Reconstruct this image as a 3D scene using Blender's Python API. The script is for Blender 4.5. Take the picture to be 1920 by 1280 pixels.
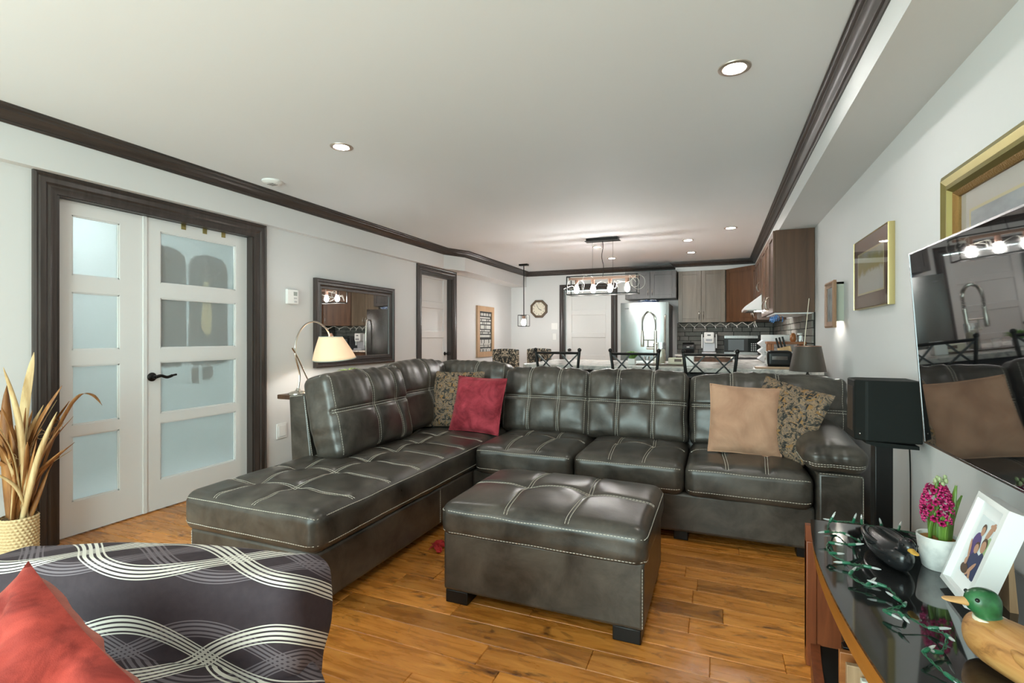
import bpy, bmesh, math, random
from mathutils import Vector, Matrix, noise
for o in list(bpy.data.objects): bpy.data.objects.remove(o, do_unlink=True)
SC = bpy.context.scene; COL = SC.collection
R = math.radians; PI = math.pi; V = Vector
random.seed(7)
# ---------------- camera ----------------
FPX = 940.0
cam_d = bpy.data.cameras.new('camera'); cam = bpy.data.objects.new('camera', cam_d); COL.objects.link(cam)
cam_d.sensor_width = 36; cam_d.lens = FPX/1920*36; cam_d.clip_start = .02; cam_d.clip_end = 100
cam_d.shift_y = -9/1920
cam.location = (0, 0, 1.2); cam.rotation_euler = (R(90), 0, math.atan(385/FPX))
SC.camera = cam
# ---------------- world / exposure ----------------
W = bpy.data.worlds.new('world'); SC.world = W; W.use_nodes = True
WB = W.node_tree.nodes['Background']; WB.inputs[0].default_value = (.76, 1.0, .97, 1); WB.inputs[1].default_value = 7.5
vs = SC.view_settings; vs.view_transform = 'Standard'; vs.look = 'None'; vs.gamma = 1; vs.use_curve_mapping = False
vs.exposure = 0.95
E_POT = 160.0; E_BULB = 100.0     # radiance of the ceiling spots and of the bulbs
# room dimensions (metres)
ZC = 2.405; XL = -3.52; XLK = -3.62; XR = .83; YB = 8.8; YF = -2.1
# ---------------- node helper ----------------
class S:
    def __init__(s, nt, k): s.nt = nt; s.k = k
    def _m(s, op, *a, clamp=False):
        n = s.nt.nodes.new('ShaderNodeMath'); n.operation = op; n.use_clamp = clamp
        for i, x in enumerate((s,)+a):
            if isinstance(x, S): s.nt.links.new(x.k, n.inputs[i])
            else: n.inputs[i].default_value = x
        return S(s.nt, n.outputs[0])
    def __add__(s, o): return s._m('ADD', o)
    def __sub__(s, o): return s._m('SUBTRACT', o)
    def __mul__(s, o): return s._m('MULTIPLY', o)
    def __truediv__(s, o): return s._m('DIVIDE', o)
    def sin(s): return s._m('SINE')
    def abs(s): return s._m('ABSOLUTE')
    def mod(s, o): return s._m('FLOORED_MODULO', o)
    def lt(s, o): return s._m('LESS_THAN', o)
    def gt(s, o): return s._m('GREATER_THAN', o)
    def floor(s): return s._m('FLOOR')
    def max(s, o): return s._m('MAXIMUM', o)
    def min(s, o): return s._m('MINIMUM', o)
    def pow(s, o): return s._m('POWER', o)
    def ramp(s, a, b):
        n = s.nt.nodes.new('ShaderNodeMapRange'); n.inputs[1].default_value = a; n.inputs[2].default_value = b
        s.nt.links.new(s.k, n.inputs[0]); return S(s.nt, n.outputs[0])
class M:
    def __init__(s, name, col=(.8,.8,.8), rough=.5, metal=0, spec=.5, **kw):
        s.m = bpy.data.materials.new(name); s.m.use_nodes = True; s.nt = s.m.node_tree
        s.b = s.nt.nodes['Principled BSDF']
        s.set('Base Color', tuple(col)+(1,) if len(col) == 3 else col); s.set('Roughness', rough); s.set('Metallic', metal)
        s.set('Specular IOR Level', spec)
        for k, v in kw.items(): s.set(k.replace('_', ' '), v)
    def set(s, k, v):
        if isinstance(v, S): s.nt.links.new(v.k, s.b.inputs[k])
        else:
            if isinstance(v, tuple) and len(v) == 3 and s.b.inputs[k].type == 'RGBA': v = v+(1,)
            s.b.inputs[k].default_value = v
    def n(s, t): return s.nt.nodes.new('ShaderNode'+t)
    def L(s, a, b): s.nt.links.new(a, b)
    def coord(s, which='Object', scale=(1,1,1), rot=(0,0,0), loc=(0,0,0)):
        t = s.n('TexCoord'); mp = s.n('Mapping'); s.L(t.outputs[which], mp.inputs[0])
        mp.inputs['Scale'].default_value = scale; mp.inputs['Rotation'].default_value = rot; mp.inputs['Location'].default_value = loc
        return mp.outputs[0]
    def xyz(s, vec):
        n = s.n('SeparateXYZ'); s.L(vec, n.inputs[0]); return [S(s.nt, k) for k in n.outputs]
    def noise(s, vec, scale=5, detail=4, rough=.55, dist=0):
        n = s.n('TexNoise'); s.L(vec, n.inputs['Vector']); n.inputs['Scale'].default_value = scale
        n.inputs['Detail'].default_value = detail; n.inputs['Roughness'].default_value = rough; n.inputs['Distortion'].default_value = dist
        return S(s.nt, n.outputs['Fac'])
    def vor(s, vec, scale=5, feat='F1', out='Distance'):
        n = s.n('TexVoronoi'); n.feature = feat; s.L(vec, n.inputs['Vector']); n.inputs['Scale'].default_value = scale
        return S(s.nt, n.outputs[out])
    def mix(s, f, a, b):
        n = s.n('Mix'); n.data_type = 'RGBA'
        if isinstance(f, S): s.L(f.k, n.inputs[0])
        else: n.inputs[0].default_value = f
        for i, x in ((6, a), (7, b)):
            if isinstance(x, S): s.L(x.k, n.inputs[i])
            else: n.inputs[i].default_value = tuple(x)+(1,)
        return S(s.nt, n.outputs[2])
    def ramp(s, f, stops):
        n = s.n('ValToRGB'); s.L(f.k, n.inputs[0]); cr = n.color_ramp
        while len(cr.elements) < len(stops): cr.elements.new(.5)
        for e, (p, c) in zip(cr.elements, stops): e.position = p; e.color = tuple(c)+(1,)
        return S(s.nt, n.outputs[0])
    def rand(s):
        n = s.n('ObjectInfo'); return S(s.nt, n.outputs['Random'])
    def bump(s, h, strength=.3, dist=.01):
        n = s.n('Bump'); n.inputs['Strength'].default_value = strength; n.inputs['Distance'].default_value = dist
        s.L(h.k, n.inputs['Height']); s.L(n.outputs[0], s.b.inputs['Normal'])
    def emit(s, col, st): s.set('Emission Color', tuple(col)+(1,)); s.set('Emission Strength', st)
# ---------------- mesh helper ----------------
MW = {}
class MB:
    def __init__(s): s.v = []; s.f = []; s.uv = {}; s.mi = []
    def add(s, vs, fs, mi=0):
        b = len(s.v); s.v += [tuple(p) for p in vs]; s.f += [tuple(i+b for i in f) for f in fs]; s.mi += [mi]*len(fs); return b
    def box(s, x0, x1, y0, y1, z0, z1, mi=0):
        s.add([(x,y,z) for z in (z0,z1) for y in (y0,y1) for x in (x0,x1)],
              [(0,2,3,1),(4,5,7,6),(0,1,5,4),(2,6,7,3),(0,4,6,2),(1,3,7,5)], mi); return s
    def bar(s, p, q, w, h, up=(0,0,1), mi=0):
        p = V(p); q = V(q); d = (q-p).normalized(); u = V(up)
        if abs(d.dot(u)) > .98: u = V((0,1,0))
        a = d.cross(u).normalized()*w/2; b = a.cross(d).normalized()*h/2
        s.add([p-a-b,p+a-b,p+a+b,p-a+b,q-a-b,q+a-b,q+a+b,q-a+b],[(3,2,1,0),(4,5,6,7),(0,1,5,4),(1,2,6,5),(2,3,7,6),(3,0,4,7)], mi); return s
    def tube(s, pts, r, n=8, closed=False, mi=0):
        pts = [V(p) for p in pts]; N = len(pts); rs = r if isinstance(r, (list, tuple)) else [r]*N
        vs = []; prev = None
        for i, p in enumerate(pts):
            d = (pts[(i+1) % N]-pts[i-1]) if (closed or 0 < i < N-1) else (pts[1]-pts[0] if i == 0 else pts[-1]-pts[-2])
            d = d.normalized() if d.length > 1e-9 else V((0,0,1))
            a = prev if prev is not None else (V((0,0,1)) if abs(d.z) < .9 else V((1,0,0)))
            a = (a-d*a.dot(d)); a = a.normalized() if a.length > 1e-6 else d.orthogonal().normalized(); prev = a
            b = d.cross(a)
            for k in range(n):
                t = 2*PI*k/n; vs.append(p+(a*math.cos(t)+b*math.sin(t))*rs[i])
        fs = []
        for i in range(N if closed else N-1):
            j = (i+1) % N
            for k in range(n): fs.append((i*n+k, i*n+(k+1) % n, j*n+(k+1) % n, j*n+k))
        if not closed: fs += [tuple(range(n))[::-1], tuple((N-1)*n+k for k in range(n))]
        s.add(vs, fs, mi); return s
    def lathe(s, prof, c=(0,0,0), n=24, ax=None, mi=0, cap=True):
        rot = V((0,0,1)).rotation_difference(V(ax)).to_matrix() if ax else Matrix.Identity(3); c = V(c)
        vs = [c+rot@V((r*math.cos(2*PI*k/n), r*math.sin(2*PI*k/n), z)) for r, z in prof for k in range(n)]
        fs = [(i*n+k, i*n+(k+1) % n, (i+1)*n+(k+1) % n, (i+1)*n+k) for i in range(len(prof)-1) for k in range(n)]
        if cap: fs += [tuple(range(n))[::-1], tuple((len(prof)-1)*n+k for k in range(n))]
        s.add(vs, fs, mi); return s
    def prism(s, poly, a, b, ax='z', mi=0):
        # poly is 2D; ax='z': (x,y); 'y': (x,z); 'x': (y,z)
        f = {'z': lambda p, t: (p[0], p[1], t), 'y': lambda p, t: (p[0], t, p[1]), 'x': lambda p, t: (t, p[0], p[1])}[ax]
        n = len(poly); s.add([f(p, a) for p in poly]+[f(p, b) for p in poly],
            [tuple(range(n))[::-1], tuple(range(n, 2*n))]+[(i, (i+1) % n, n+(i+1) % n, n+i) for i in range(n)], mi); return s
    def loft(s, secs, n=20, mi=0):
        # secs: (centre, right vec, up vec)
        vs = []
        for c, a, b in secs:
            c = V(c); a = V(a); b = V(b)
            vs += [c+a*math.cos(2*PI*k/n)+b*math.sin(2*PI*k/n) for k in range(n)]
        N = len(secs)
        fs = [(i*n+k, i*n+(k+1) % n, (i+1)*n+(k+1) % n, (i+1)*n+k) for i in range(N-1) for k in range(n)]
        fs += [tuple(range(n))[::-1], tuple((N-1)*n+k for k in range(n))]
        s.add(vs, fs, mi); return s
    def grid(s, fn, nu, nv, wrap=False, uv=True, mi=0):
        b = len(s.v); m = nu if wrap else nu+1
        for j in range(nv+1):
            for i in range(m):
                s.v.append(tuple(fn(i/nu, j/nv)))
                if uv: s.uv[len(s.v)-1] = (i/nu, j/nv)
        for j in range(nv):
            for i in range(nu):
                s.f.append((b+j*m+i, b+j*m+(i+1) % m, b+(j+1)*m+(i+1) % m, b+(j+1)*m+i)); s.mi.append(mi)
        return s
    def sphere(s, c, r, n=12, m=8, mi=0):
        r = V(r) if hasattr(r, '__len__') else V((r,r,r)); c = V(c)
        vs = [c+V((0,0,-r.z))]+[c+V((r.x*math.sin(PI*j/m)*math.cos(2*PI*k/n), r.y*math.sin(PI*j/m)*math.sin(2*PI*k/n), -r.z*math.cos(PI*j/m))) for j in range(1, m) for k in range(n)]+[c+V((0,0,r.z))]
        fs = [(0, 1+(k+1) % n, 1+k) for k in range(n)]
        fs += [(1+j*n+k, 1+j*n+(k+1) % n, 1+(j+1)*n+(k+1) % n, 1+(j+1)*n+k) for j in range(m-2) for k in range(n)]
        fs += [(1+(m-2)*n+k, 1+(m-2)*n+(k+1) % n, len(vs)-1) for k in range(n)]
        s.add(vs, fs, mi); return s
    def xf(s, mat): s.v = [tuple(mat@V(p)) for p in s.v]; return s
    def build(s, name, mat, parent=None, loc=None, smooth=35, bevel=0, solid=0, subsurf=0, seg=2):
        base = MW[parent] if parent else Matrix.Translation(loc or (0,0,0)); inv = base.inverted()
        me = bpy.data.meshes.new(name); me.from_pydata([inv@V(p) for p in s.v], [], s.f)
        for x in (mat if isinstance(mat, (list, tuple)) else [mat]): me.materials.append(x.m)
        if any(s.mi): me.polygons.foreach_set('material_index', s.mi)
        if s.uv:
            l = me.uv_layers.new(name='UVMap')
            for lp in me.loops: l.data[lp.index].uv = s.uv.get(lp.vertex_index, (0,0))
        me.validate()
        bm = bmesh.new(); bm.from_mesh(me); bmesh.ops.recalc_face_normals(bm, faces=bm.faces); bm.to_mesh(me); bm.free()
        if smooth:
            me.polygons.foreach_set('use_smooth', [True]*len(me.polygons)); me.set_sharp_from_angle(angle=R(smooth))
        o = bpy.data.objects.new(name, me); COL.objects.link(o)
        if 'stitching' in name or name == 'lettering': o['kind'] = 'stuff'
        if parent: o.parent = parent
        else: o.location = loc or (0,0,0)
        MW[o] = base
        if solid:
            d = o.modifiers.new('thickness', 'SOLIDIFY'); d.thickness = solid; d.offset = 0
        if bevel:
            d = o.modifiers.new('bevel', 'BEVEL'); d.width = bevel; d.segments = seg; d.limit_method = 'ANGLE'; d.angle_limit = R(40); d.harden_normals = False
        if subsurf:
            d = o.modifiers.new('smooth', 'SUBSURF'); d.levels = subsurf; d.render_levels = subsurf
        return o
def tag(o, label, cat, group=None):
    o['label'] = label; o['category'] = cat
    if group: o['group'] = group
    return o
def struct(o, label=None):
    o['kind'] = 'structure'
    if label: o['label'] = label
    return o
def thing(name, label, cat, loc=(0,0,0), group=None, kind=None):
    o = bpy.data.objects.new(name, None); COL.objects.link(o); o.location = loc; o.empty_display_size = .1
    if kind: o['kind'] = kind; o['label'] = label
    else: tag(o, label, cat, group)
    MW[o] = Matrix.Translation(loc); return o
def copy_tree(o, parent=None):
    c = o.copy(); COL.objects.link(c); c.parent = parent; MW[c] = MW[o]
    for ch in list(o.children): copy_tree(ch, c)
    return c
def place(o, loc, rz=0): o.location = loc; o.rotation_euler = (0, 0, rz)
def lerp(a, b, t): return a+(b-a)*t
def spline(pts, n=8):
    pts = [V(p) for p in pts]; out = []
    for i in range(len(pts)-1):
        p0 = pts[max(i-1, 0)]; p1 = pts[i]; p2 = pts[i+1]; p3 = pts[min(i+2, len(pts)-1)]
        for k in range(n):
            t = k/n; out.append(.5*((2*p1)+(p2-p0)*t+(2*p0-5*p1+4*p2-p3)*t*t+(3*p1-p0-3*p2+p3)*t**3))
    out.append(pts[-1]); return out
def dashes(mb, pts, r=.0016, on=.009, off=.004, mi=0):
    # thread stitches: short tubes along a polyline
    pts = [V(p) for p in pts]; acc = [0]
    for a, b in zip(pts, pts[1:]): acc.append(acc[-1]+(b-a).length)
    T = acc[-1]; i = 0
    def at(t):
        nonlocal i
        while i < len(acc)-2 and acc[i+1] < t: i += 1
        while i > 0 and acc[i] > t: i -= 1
        L = acc[i+1]-acc[i]; return pts[i].lerp(pts[i+1], (t-acc[i])/L if L > 1e-9 else 0)
    t = 0
    while t < T:
        mb.tube([at(t), at(min(t+on, T))], r, 4, mi=mi); t += on+off
# ---------------- rounded box cushion ----------------
def ticks(h, r, n):
    e = [-h, -h+.25*r, -h+.5*r, -h+.75*r]; c = [lerp(-h+r, h-r, i/n) for i in range(n+1)]
    return e+c+[-x for x in e[::-1]]
class Cushion:
    def __init__(s, c, h, r, rot=None, disp=None):
        s.c = V(c); s.h = V(h); s.r = r; s.rot = rot or Matrix.Identity(3); s.disp = disp
    def S(s, q, eps=0):
        # q: point on the box surface in metres (local)
        q = V(q); h = s.h; r = s.r
        inn = V([max(-(h[i]-r), min(h[i]-r, q[i])) for i in range(3)])
        d = q-inn; d = d.normalized() if d.length > 1e-9 else V((0,0,1))
        p = inn+d*r
        if s.disp: p = p+s.disp(V([q[i]/h[i] for i in range(3)]), d, p)
        return s.c+s.rot@(p+d*eps)
    def mesh(s, mb, n=(16,16,4)):
        T = [ticks(s.h[i], min(s.r, s.h[i]*.999), n[i]) for i in range(3)]; cache = {}
        def vid(q):
            k = tuple(round(x, 6) for x in q)
            if k not in cache:
                cache[k] = len(mb.v); mb.v.append(tuple(s.S(q))); mb.uv[cache[k]] = (q[0]/s.h[0]*.5+.5, q[1]/s.h[1]*.5+.5 if s.h[1] > s.h[2] else q[2]/s.h[2]*.5+.5)
            return cache[k]
        for ax in range(3):
            a, b = [(1,2),(2,0),(0,1)][ax]
            for sg in (-1, 1):
                for i in range(len(T[a])-1):
                    for j in range(len(T[b])-1):
                        qs = []
                        for (x, y) in ((i,j),(i+1,j),(i+1,j+1),(i,j+1)):
                            q = [0,0,0]; q[a] = T[a][x]; q[b] = T[b][y]; q[ax] = sg*s.h[ax]; qs.append(vid(q))
                        mb.f.append(tuple(qs if sg > 0 else qs[::-1])); mb.mi.append(0)
        return mb
def nz(p, sc=1.0, seed=0): return noise.noise(V(p)*sc+V((seed*3.7, seed*1.3, seed*7.1)))
# ---------------- materials ----------------
def wallmat(name, col, r=.6):
    m = M(name, col, r, spec=.3); v = m.coord(); n = m.noise(v, 1.3, 3)
    m.set('Base Color', m.mix(n, col, tuple(c*.96 for c in col))); m.bump(m.noise(m.coord(), 180, 2), .06, .002); return m
m_wall = wallmat('white_wall_paint', (.70, .705, .70)); m_ceil = wallmat('ceiling_paint', (.80, .83, .85), .7)
m_white = M('white_gloss_paint', (.74, .74, .73), .35); m_whitep = M('white_plastic', (.82, .82, .80), .4)
def woodmat(name, a, b, r=.4, axis=2, sc=1.0, spec=.5):
    m = M(name, a, r, spec=spec); s = [22*sc]*3; s[axis] = 1.6*sc; v = m.coord(scale=tuple(s)); n = m.noise(v, 1.6, 5, .6, .6)
    m.set('Base Color', m.ramp(n, [(.3, a), (.7, b)])); m.bump(n, .08, .004); return m
m_trim = woodmat('dark_brown_trim', (.030, .023, .020), (.060, .047, .042), .35, 2)
m_trimy = woodmat('dark_brown_crown', (.030, .023, .020), (.062, .049, .043), .35, 1)
m_cab = woodmat('walnut_cabinet', (.060, .026, .012), (.135, .064, .030), .38, 2, .35)
m_cabg = woodmat('grey_brown_cabinet', (.105, .075, .050), (.165, .120, .082), .35, 2, .35)
m_cabd = woodmat('charcoal_cabinet', (.045, .038, .036), (.080, .070, .066), .35, 2, .35)
m_oak = woodmat('oak_frame', (.36, .22, .12), (.52, .34, .20), .5, 2)
m_orange = woodmat('orange_stained_wood', (.26, .085, .025), (.42, .16, .05), .35, 0)
m_amber = woodmat('amber_wood_edge', (.25, .085, .012), (.36, .135, .022), .3, 1)
m_redwood = woodmat('reddish_wood', (.14, .035, .012), (.24, .065, .022), .35, 2)
m_black = M('black_satin', (.006, .006, .006), .35, spec=.35); m_blackm = M('black_matte', (.006, .008, .007), .6, spec=.22)
m_iron = M('dark_iron', (.022, .021, .020), .38, .7); m_bronze = M('oil_rubbed_bronze', (.012, .010, .009), .35, .6)
m_nickel = M('brushed_nickel', (.62, .58, .52), .25, 1); m_chrome = M('chrome', (.80, .80, .80), .12, 1)
m_steel = M('stainless_steel', (.25, .25, .247), .26, 1)
_n = m_steel.noise(m_steel.coord(scale=(60, 60, .7)), 2, 3); m_steel.bump(_n, .05, .004)
m_steel.set('Roughness', _n.ramp(0, 1)*.12+.17)
m_dsteel = M('dark_steel', (.10, .10, .105), .4, .3)
m_copper = M('aged_copper', (.34, .20, .15), .4, .8)
# leather
def leather(name, a=(.024, .020, .0165), b=(.098, .083, .068)):
    m = M(name, a, .36, spec=.55); v = m.coord()
    n = m.noise(v, 5.5, 5, .65, .5); f = m.noise(m.coord(), 420, 2)
    m.set('Base Color', m.ramp(n, [(.32, a), (.72, b)])); m.set('Roughness', n*.2+.22)
    m.bump(m.vor(m.coord(), 260, 'DISTANCE_TO_EDGE').min(.12)*.5+m.noise(m.coord(), 13, 4, .6, .8)*1.1+f*.1, .22, .0035)
    return m
m_lea = leather('charcoal_leather'); m_leag = leather('charcoal_leather_panel', (.020, .022, .022), (.048, .050, .049))
m_stitch = M('cream_thread', (.62, .58, .50), .6)
# floor
m_floor = M('hardwood_floor', (.3, .12, .03), .28, spec=.5)
def floor_nodes(m):
    rn = m.rand(); t = m.n('NewGeometry'); sep = m.n('SeparateXYZ'); m.L(t.outputs['Position'], sep.inputs[0])
    x, y, z = [S(m.nt, k) for k in sep.outputs]
    cmb = m.n('CombineXYZ'); m.L((x*1.0+rn*37).k, cmb.inputs[0]); m.L((y*1.0+rn*11).k, cmb.inputs[1]); m.L((rn*5).k, cmb.inputs[2])
    mp = m.n('Mapping'); m.L(cmb.outputs[0], mp.inputs[0]); mp.inputs['Scale'].default_value = (2.4, 17, 1)
    g = m.noise(mp.outputs[0], 1.5, 6, .62, .8)
    mp2 = m.n('Mapping'); m.L(cmb.outputs[0], mp2.inputs[0]); mp2.inputs['Scale'].default_value = (4, 9, 1)
    kn = m.noise(mp2.outputs[0], 1.2, 4, .6, 1.5)
    base = m.ramp(g, [(.22, (.22, .066, .010)), (.5, (.50, .185, .030)), (.78, (.70, .31, .072))])
    dark = m.mix(kn.ramp(.58, .74), base, (.085, .028, .008))
    tone = m.n('HueSaturation'); m.L(dark.k, tone.inputs['Color']); m.L((rn*.6+.80).k, tone.inputs['Value']); tone.inputs['Saturation'].default_value = 1.0
    m.set('Base Color', S(m.nt, tone.outputs[0])); m.set('Roughness', g*.16+.20); m.bump(g, .10, .003)
floor_nodes(m_floor)
m_gap = M('floor_joint', (.05, .018, .006), .6)
# glass
m_frost = M('frosted_glass', (.90, .95, .94), .33, Transmission_Weight=.78, IOR=1.12)
m_frost.bump(m_frost.noise(m_frost.coord(), 90, 3), .12, .003)
m_glass = M('clear_glass', (1, 1, 1), .02, Transmission_Weight=1.0, IOR=1.45)
m_mirror = M('mirror_glass', (.86, .87, .86), .015, 1)
m_tvs = M('black_screen_glass', (.006, .006, .007), .025, spec=1.0); m_tvs.set('IOR', 1.9)
m_bglass = M('smoked_glass_top', (.012, .012, .012), .05, spec=.8); m_bglass.set('IOR', 1.7)
m_bulb = M('lit_bulb', (1, 1, 1), .4); m_bulb.emit((1, .97, .93), E_BULB)
m_pot = M('lit_downlight_lens', (1, 1, 1), .4); m_pot.emit((1, .97, .93), E_POT)
m_gold = M('gold_frame', (.36, .31, .12), .34, .85); m_gold2 = M('ornate_gold_liner', (.30, .17, .05), .45, .6)
m_gold2.bump(m_gold2.noise(m_gold2.coord(), 160, 2), .6, .004)
m_granite = M('pale_granite', (.7, .68, .64), .18); _v = m_granite.coord()
m_granite.set('Base Color', m_granite.ramp(m_granite.noise(_v, 9, 8, .7, 1.2), [(.30, (.16, .16, .17)), (.42, (.48, .47, .45)), (.52, (.68, .65, .60)), (.72, (.80, .77, .72))]))
m_brick = M('grey_stone_brick', (.13, .12, .11), .6); _r = m_brick.rand(); _n = m_brick.noise(m_brick.coord(), 22, 5)
m_brick.set('Base Color', m_brick.mix(_n, m_brick.mix(_r, (.085, .085, .072), (.17, .155, .135)), m_brick.mix(_r, (.20, .20, .175), (.30, .27, .24)))); m_brick.bump(_n, .5, .006)
m_mortar = M('dark_mortar', (.018, .017, .015), .9)
m_damask = M('black_damask_fabric', (.02, .02, .02), .7)
def damask(m):
    u, v, w = m.xyz(m.coord('UV'))
    a = (u-.5).abs(); cm = m.n('CombineXYZ'); m.L(a.k, cm.inputs[0]); m.L(v.k, cm.inputs[1])
    n1 = m.noise(cm.outputs[0], 8, 3, .5, 2.2); n2 = m.noise(cm.outputs[0], 14, 2, .5, 3)
    m.set('Base Color', m.mix(n1.gt(.55), m.mix(n2.gt(.56), (.013, .013, .011), (.10, .10, .085)), (.46, .39, .29)))
damask(m_damask)
m_green = M('artificial_green', (.13, .30, .04), .5); m_soil = M('brown_soil', (.10, .055, .02), .9)
m_cream = M('cream_wax', (.80, .74, .58), .5); m_red = M('red_cloth', (.45, .02, .02), .8)
# velvet
def velvet(name, a, b, sc=7, sheen=(1, .5, .45)):
    m = M(name, a, .75, spec=.25); v = m.coord(); n = m.noise(v, sc, 5, .65, .8)
    m.set('Base Color', m.ramp(n, [(.34, a), (.66, b)])); m.set('Sheen Weight', .45); m.set('Sheen Roughness', .4); m.set('Sheen Tint', sheen)
    m.bump(m.noise(m.coord(), 500, 2)*.3+n*.7, .25, .006); return m
m_redvel = velvet('crimson_velvet', (.16, .010, .018), (.40, .045, .065), 9); m_rust = velvet('brick_red_suede', (.13, .010, .007), (.40, .050, .034), 8, (1, .5, .4))
m_tanv = velvet('tan_velveteen', (.40, .22, .14), (.53, .32, .21), 4, (1, .8, .65))
m_tap = M('camouflage_tapestry', (.3, .25, .18), .85)
def tap(m):
    v = m.coord('UV'); n = m.noise(v, 4, 4, .6, 2.5); k = m.noise(v, 7, 6, .68, 2.4); u, w, _ = m.xyz(v)
    key = ((u*9+(w*9).floor()*.5).mod(1).lt(.22)).max((w*9).mod(1).lt(.25))
    base = m.ramp(k, [(.38, (.012, .011, .010)), (.46, (.06, .055, .045)), (.53, (.33, .21, .12)), (.59, (.05, .052, .058)), (.68, (.44, .32, .21))])
    alt = m.mix(key, (.26, .14, .05), (.018, .017, .015))
    m.set('Base Color', m.mix(n.gt(.57), base, alt)); m.bump(k, .25, .004)
tap(m_tap)
# slipcover: charcoal jersey with groups of four white lines running in crossing waves
m_slip = M('patterned_slipcover', (.05, .035, .045), .8, spec=.25)
def slip(m):
    x, y, z = m.xyz(m.coord('Object')); u = x/.88+.5; w = (z+y*.7)/.49
    def band(sgn, ph, P=.50, A=.125, k=6.2832/.85, wd=.042):
        d = (w+ (u*k+ph).sin()*(A*sgn)).mod(P)-P/2
        return d.abs().lt(wd)*((d/(wd*2)*4+.5).mod(1)-.5).abs().lt(.30)
    white = band(1, .6).max(band(-1, .6)); grey = band(1, 2.2, .50, .125, 6.2832/.85, .038).max(band(-1, 2.2, .50, .125, 6.2832/.85, .038))
    n = m.noise(m.coord(), 60, 3)
    c0 = m.mix(n, (.030, .021, .026), (.052, .037, .043))
    m.set('Base Color', m.mix(white, m.mix(grey*.55, c0, (.24, .20, .22)), (.66, .62, .55))); m.bump(m.noise(m.coord(), 700, 2), .15, .002)
slip(m_slip)
# ---------------- room shell ----------------
floor = struct(MB().box(-5.2, XR+.12, YF-.1, YB+.12, -.06, -.012).build('floor', m_gap), 'hardwood floor')
# floor boards run along x; the nearest ones are single boards, the far kitchen rows one joined part
def board(mb, x0, x1, y0, y1):
    c = .0022; z = 0
    mb.add([(x0,y0,-.012),(x1,y0,-.012),(x1,y1,-.012),(x0,y1,-.012),(x0,y0,-.003),(x1,y0,-.003),(x1,y1,-.003),(x0,y1,-.003),
            (x0+c,y0+c,z),(x1-c,y0+c,z),(x1-c,y1-c,z),(x0+c,y1-c,z)],
           [(0,1,5,4),(1,2,6,5),(2,3,7,6),(3,0,4,7),(4,5,9,8),(5,6,10,9),(6,7,11,10),(7,4,8,11),(8,9,10,11)])
rg = random.Random(3); BW = .125; y = YF; far = MB(); row = 0
while y < YB:
    x = XL-.10-rg.uniform(0, .9) ; near = .75 < y < 3.55
    while x < XR:
        l = rg.uniform(.55, 1.35); a, b = max(x, XL-.10), min(x+l, XR)
        if b-a > .02:
            if near: mb = MB(); board(mb, a, b-.0008, y, y+BW-.0008); mb.build('floor_board', m_floor, floor, smooth=0)
            else: board(far, a, b-.0008, y, y+BW-.0008)
        x += l
    y += BW
fo = far.build('floor_boards', m_floor, floor, smooth=0); fo['kind'] = 'stuff'
struct(MB().box(-5.2, XR+.12, YF-.1, YB+.12, ZC, ZC+.1).build('ceiling', m_ceil), 'flat white ceiling')
# left wall with openings for the glazed double door and the far door
D1 = (1.675, 3.005); D2 = (5.515, 6.325); DH = 2.035; T = .115
mb = MB(); x0 = XL-T
for a, b in ((YF, D1[0]), (D1[1], D2[0]), (D2[1], 6.47)): mb.box(x0, XL, a, b, 0, ZC)
for a, b in (D1, D2): mb.box(x0, XL, a, b, DH, ZC)
mb.box(XLK-T, XLK, 6.47, YB, 0, ZC)
struct(mb.build('wall_left', m_wall))
struct(MB().box(XR, XR+.12, YF, YB, 0, ZC).build('wall_right', m_wall))
# back wall with a door opening
BD = (-2.55, -1.725); mb = MB()
mb.box(XLK-T, BD[0], YB, YB+.12, 0, ZC).box(BD[1], XR+.12, YB, YB+.12, 0, ZC).box(BD[0], BD[1], YB, YB+.12, DH, ZC)
struct(mb.build('wall_back', m_wall))
# wall behind the camera with a wide patio window that lets in the daylight
WX = (-3.1, -.2); WZ = (.12, 2.12); mb = MB()
mb.box(XL-T, WX[0], YF-.12, YF, 0, ZC).box(WX[1], XR+.12, YF-.12, YF, 0, ZC).box(WX[0], WX[1], YF-.12, YF, WZ[1], ZC).box(WX[0], WX[1], YF-.12, YF, 0, WZ[0])
struct(mb.build('wall_front', m_wall))
w = struct(MB().box(WX[0], WX[0]+.06, YF-.10, YF-.03, *WZ).box(WX[1]-.06, WX[1], YF-.10, YF-.03, *WZ).box(WX[0], WX[1], YF-.10, YF-.03, WZ[0], WZ[0]+.06).box(WX[0], WX[1], YF-.10, YF-.03, WZ[1]-.06, WZ[1]).box(-1.68, -1.62, YF-.10, YF-.03, *WZ).build('window_1', m_white))
pl = bpy.data.lights.new('window_portal', 'AREA'); pl.shape = 'RECTANGLE'; pl.size = WX[1]-WX[0]; pl.size_y = WZ[1]-WZ[0]; pl.cycles.is_portal = True
po = bpy.data.objects.new('window_portal', pl); COL.objects.link(po); po.location = ((WX[0]+WX[1])/2, YF-.06, (WZ[0]+WZ[1])/2); po.rotation_euler = (R(90), 0, 0)
# soffits
XS = -3.455; XS2 = -3.31
struct(MB().prism([(XLK-.02, YF), (XS, YF), (XS, 5.98), (XS2, 6.32), (XS2, YB), (XLK-.02, YB)], 2.13, ZC).build('ceiling_soffit_left', m_wall, smooth=0))
XSR = .535; YSB = 8.54; XSB = -.63
struct(MB().box(XSR, XR, YF, YB, 2.2, ZC).build('ceiling_soffit_right', m_wall, smooth=0))
struct(MB().box(XSB, XSR, YSB, YB, 2.25, ZC).build('ceiling_soffit_back', m_wall, smooth=0))
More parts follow.
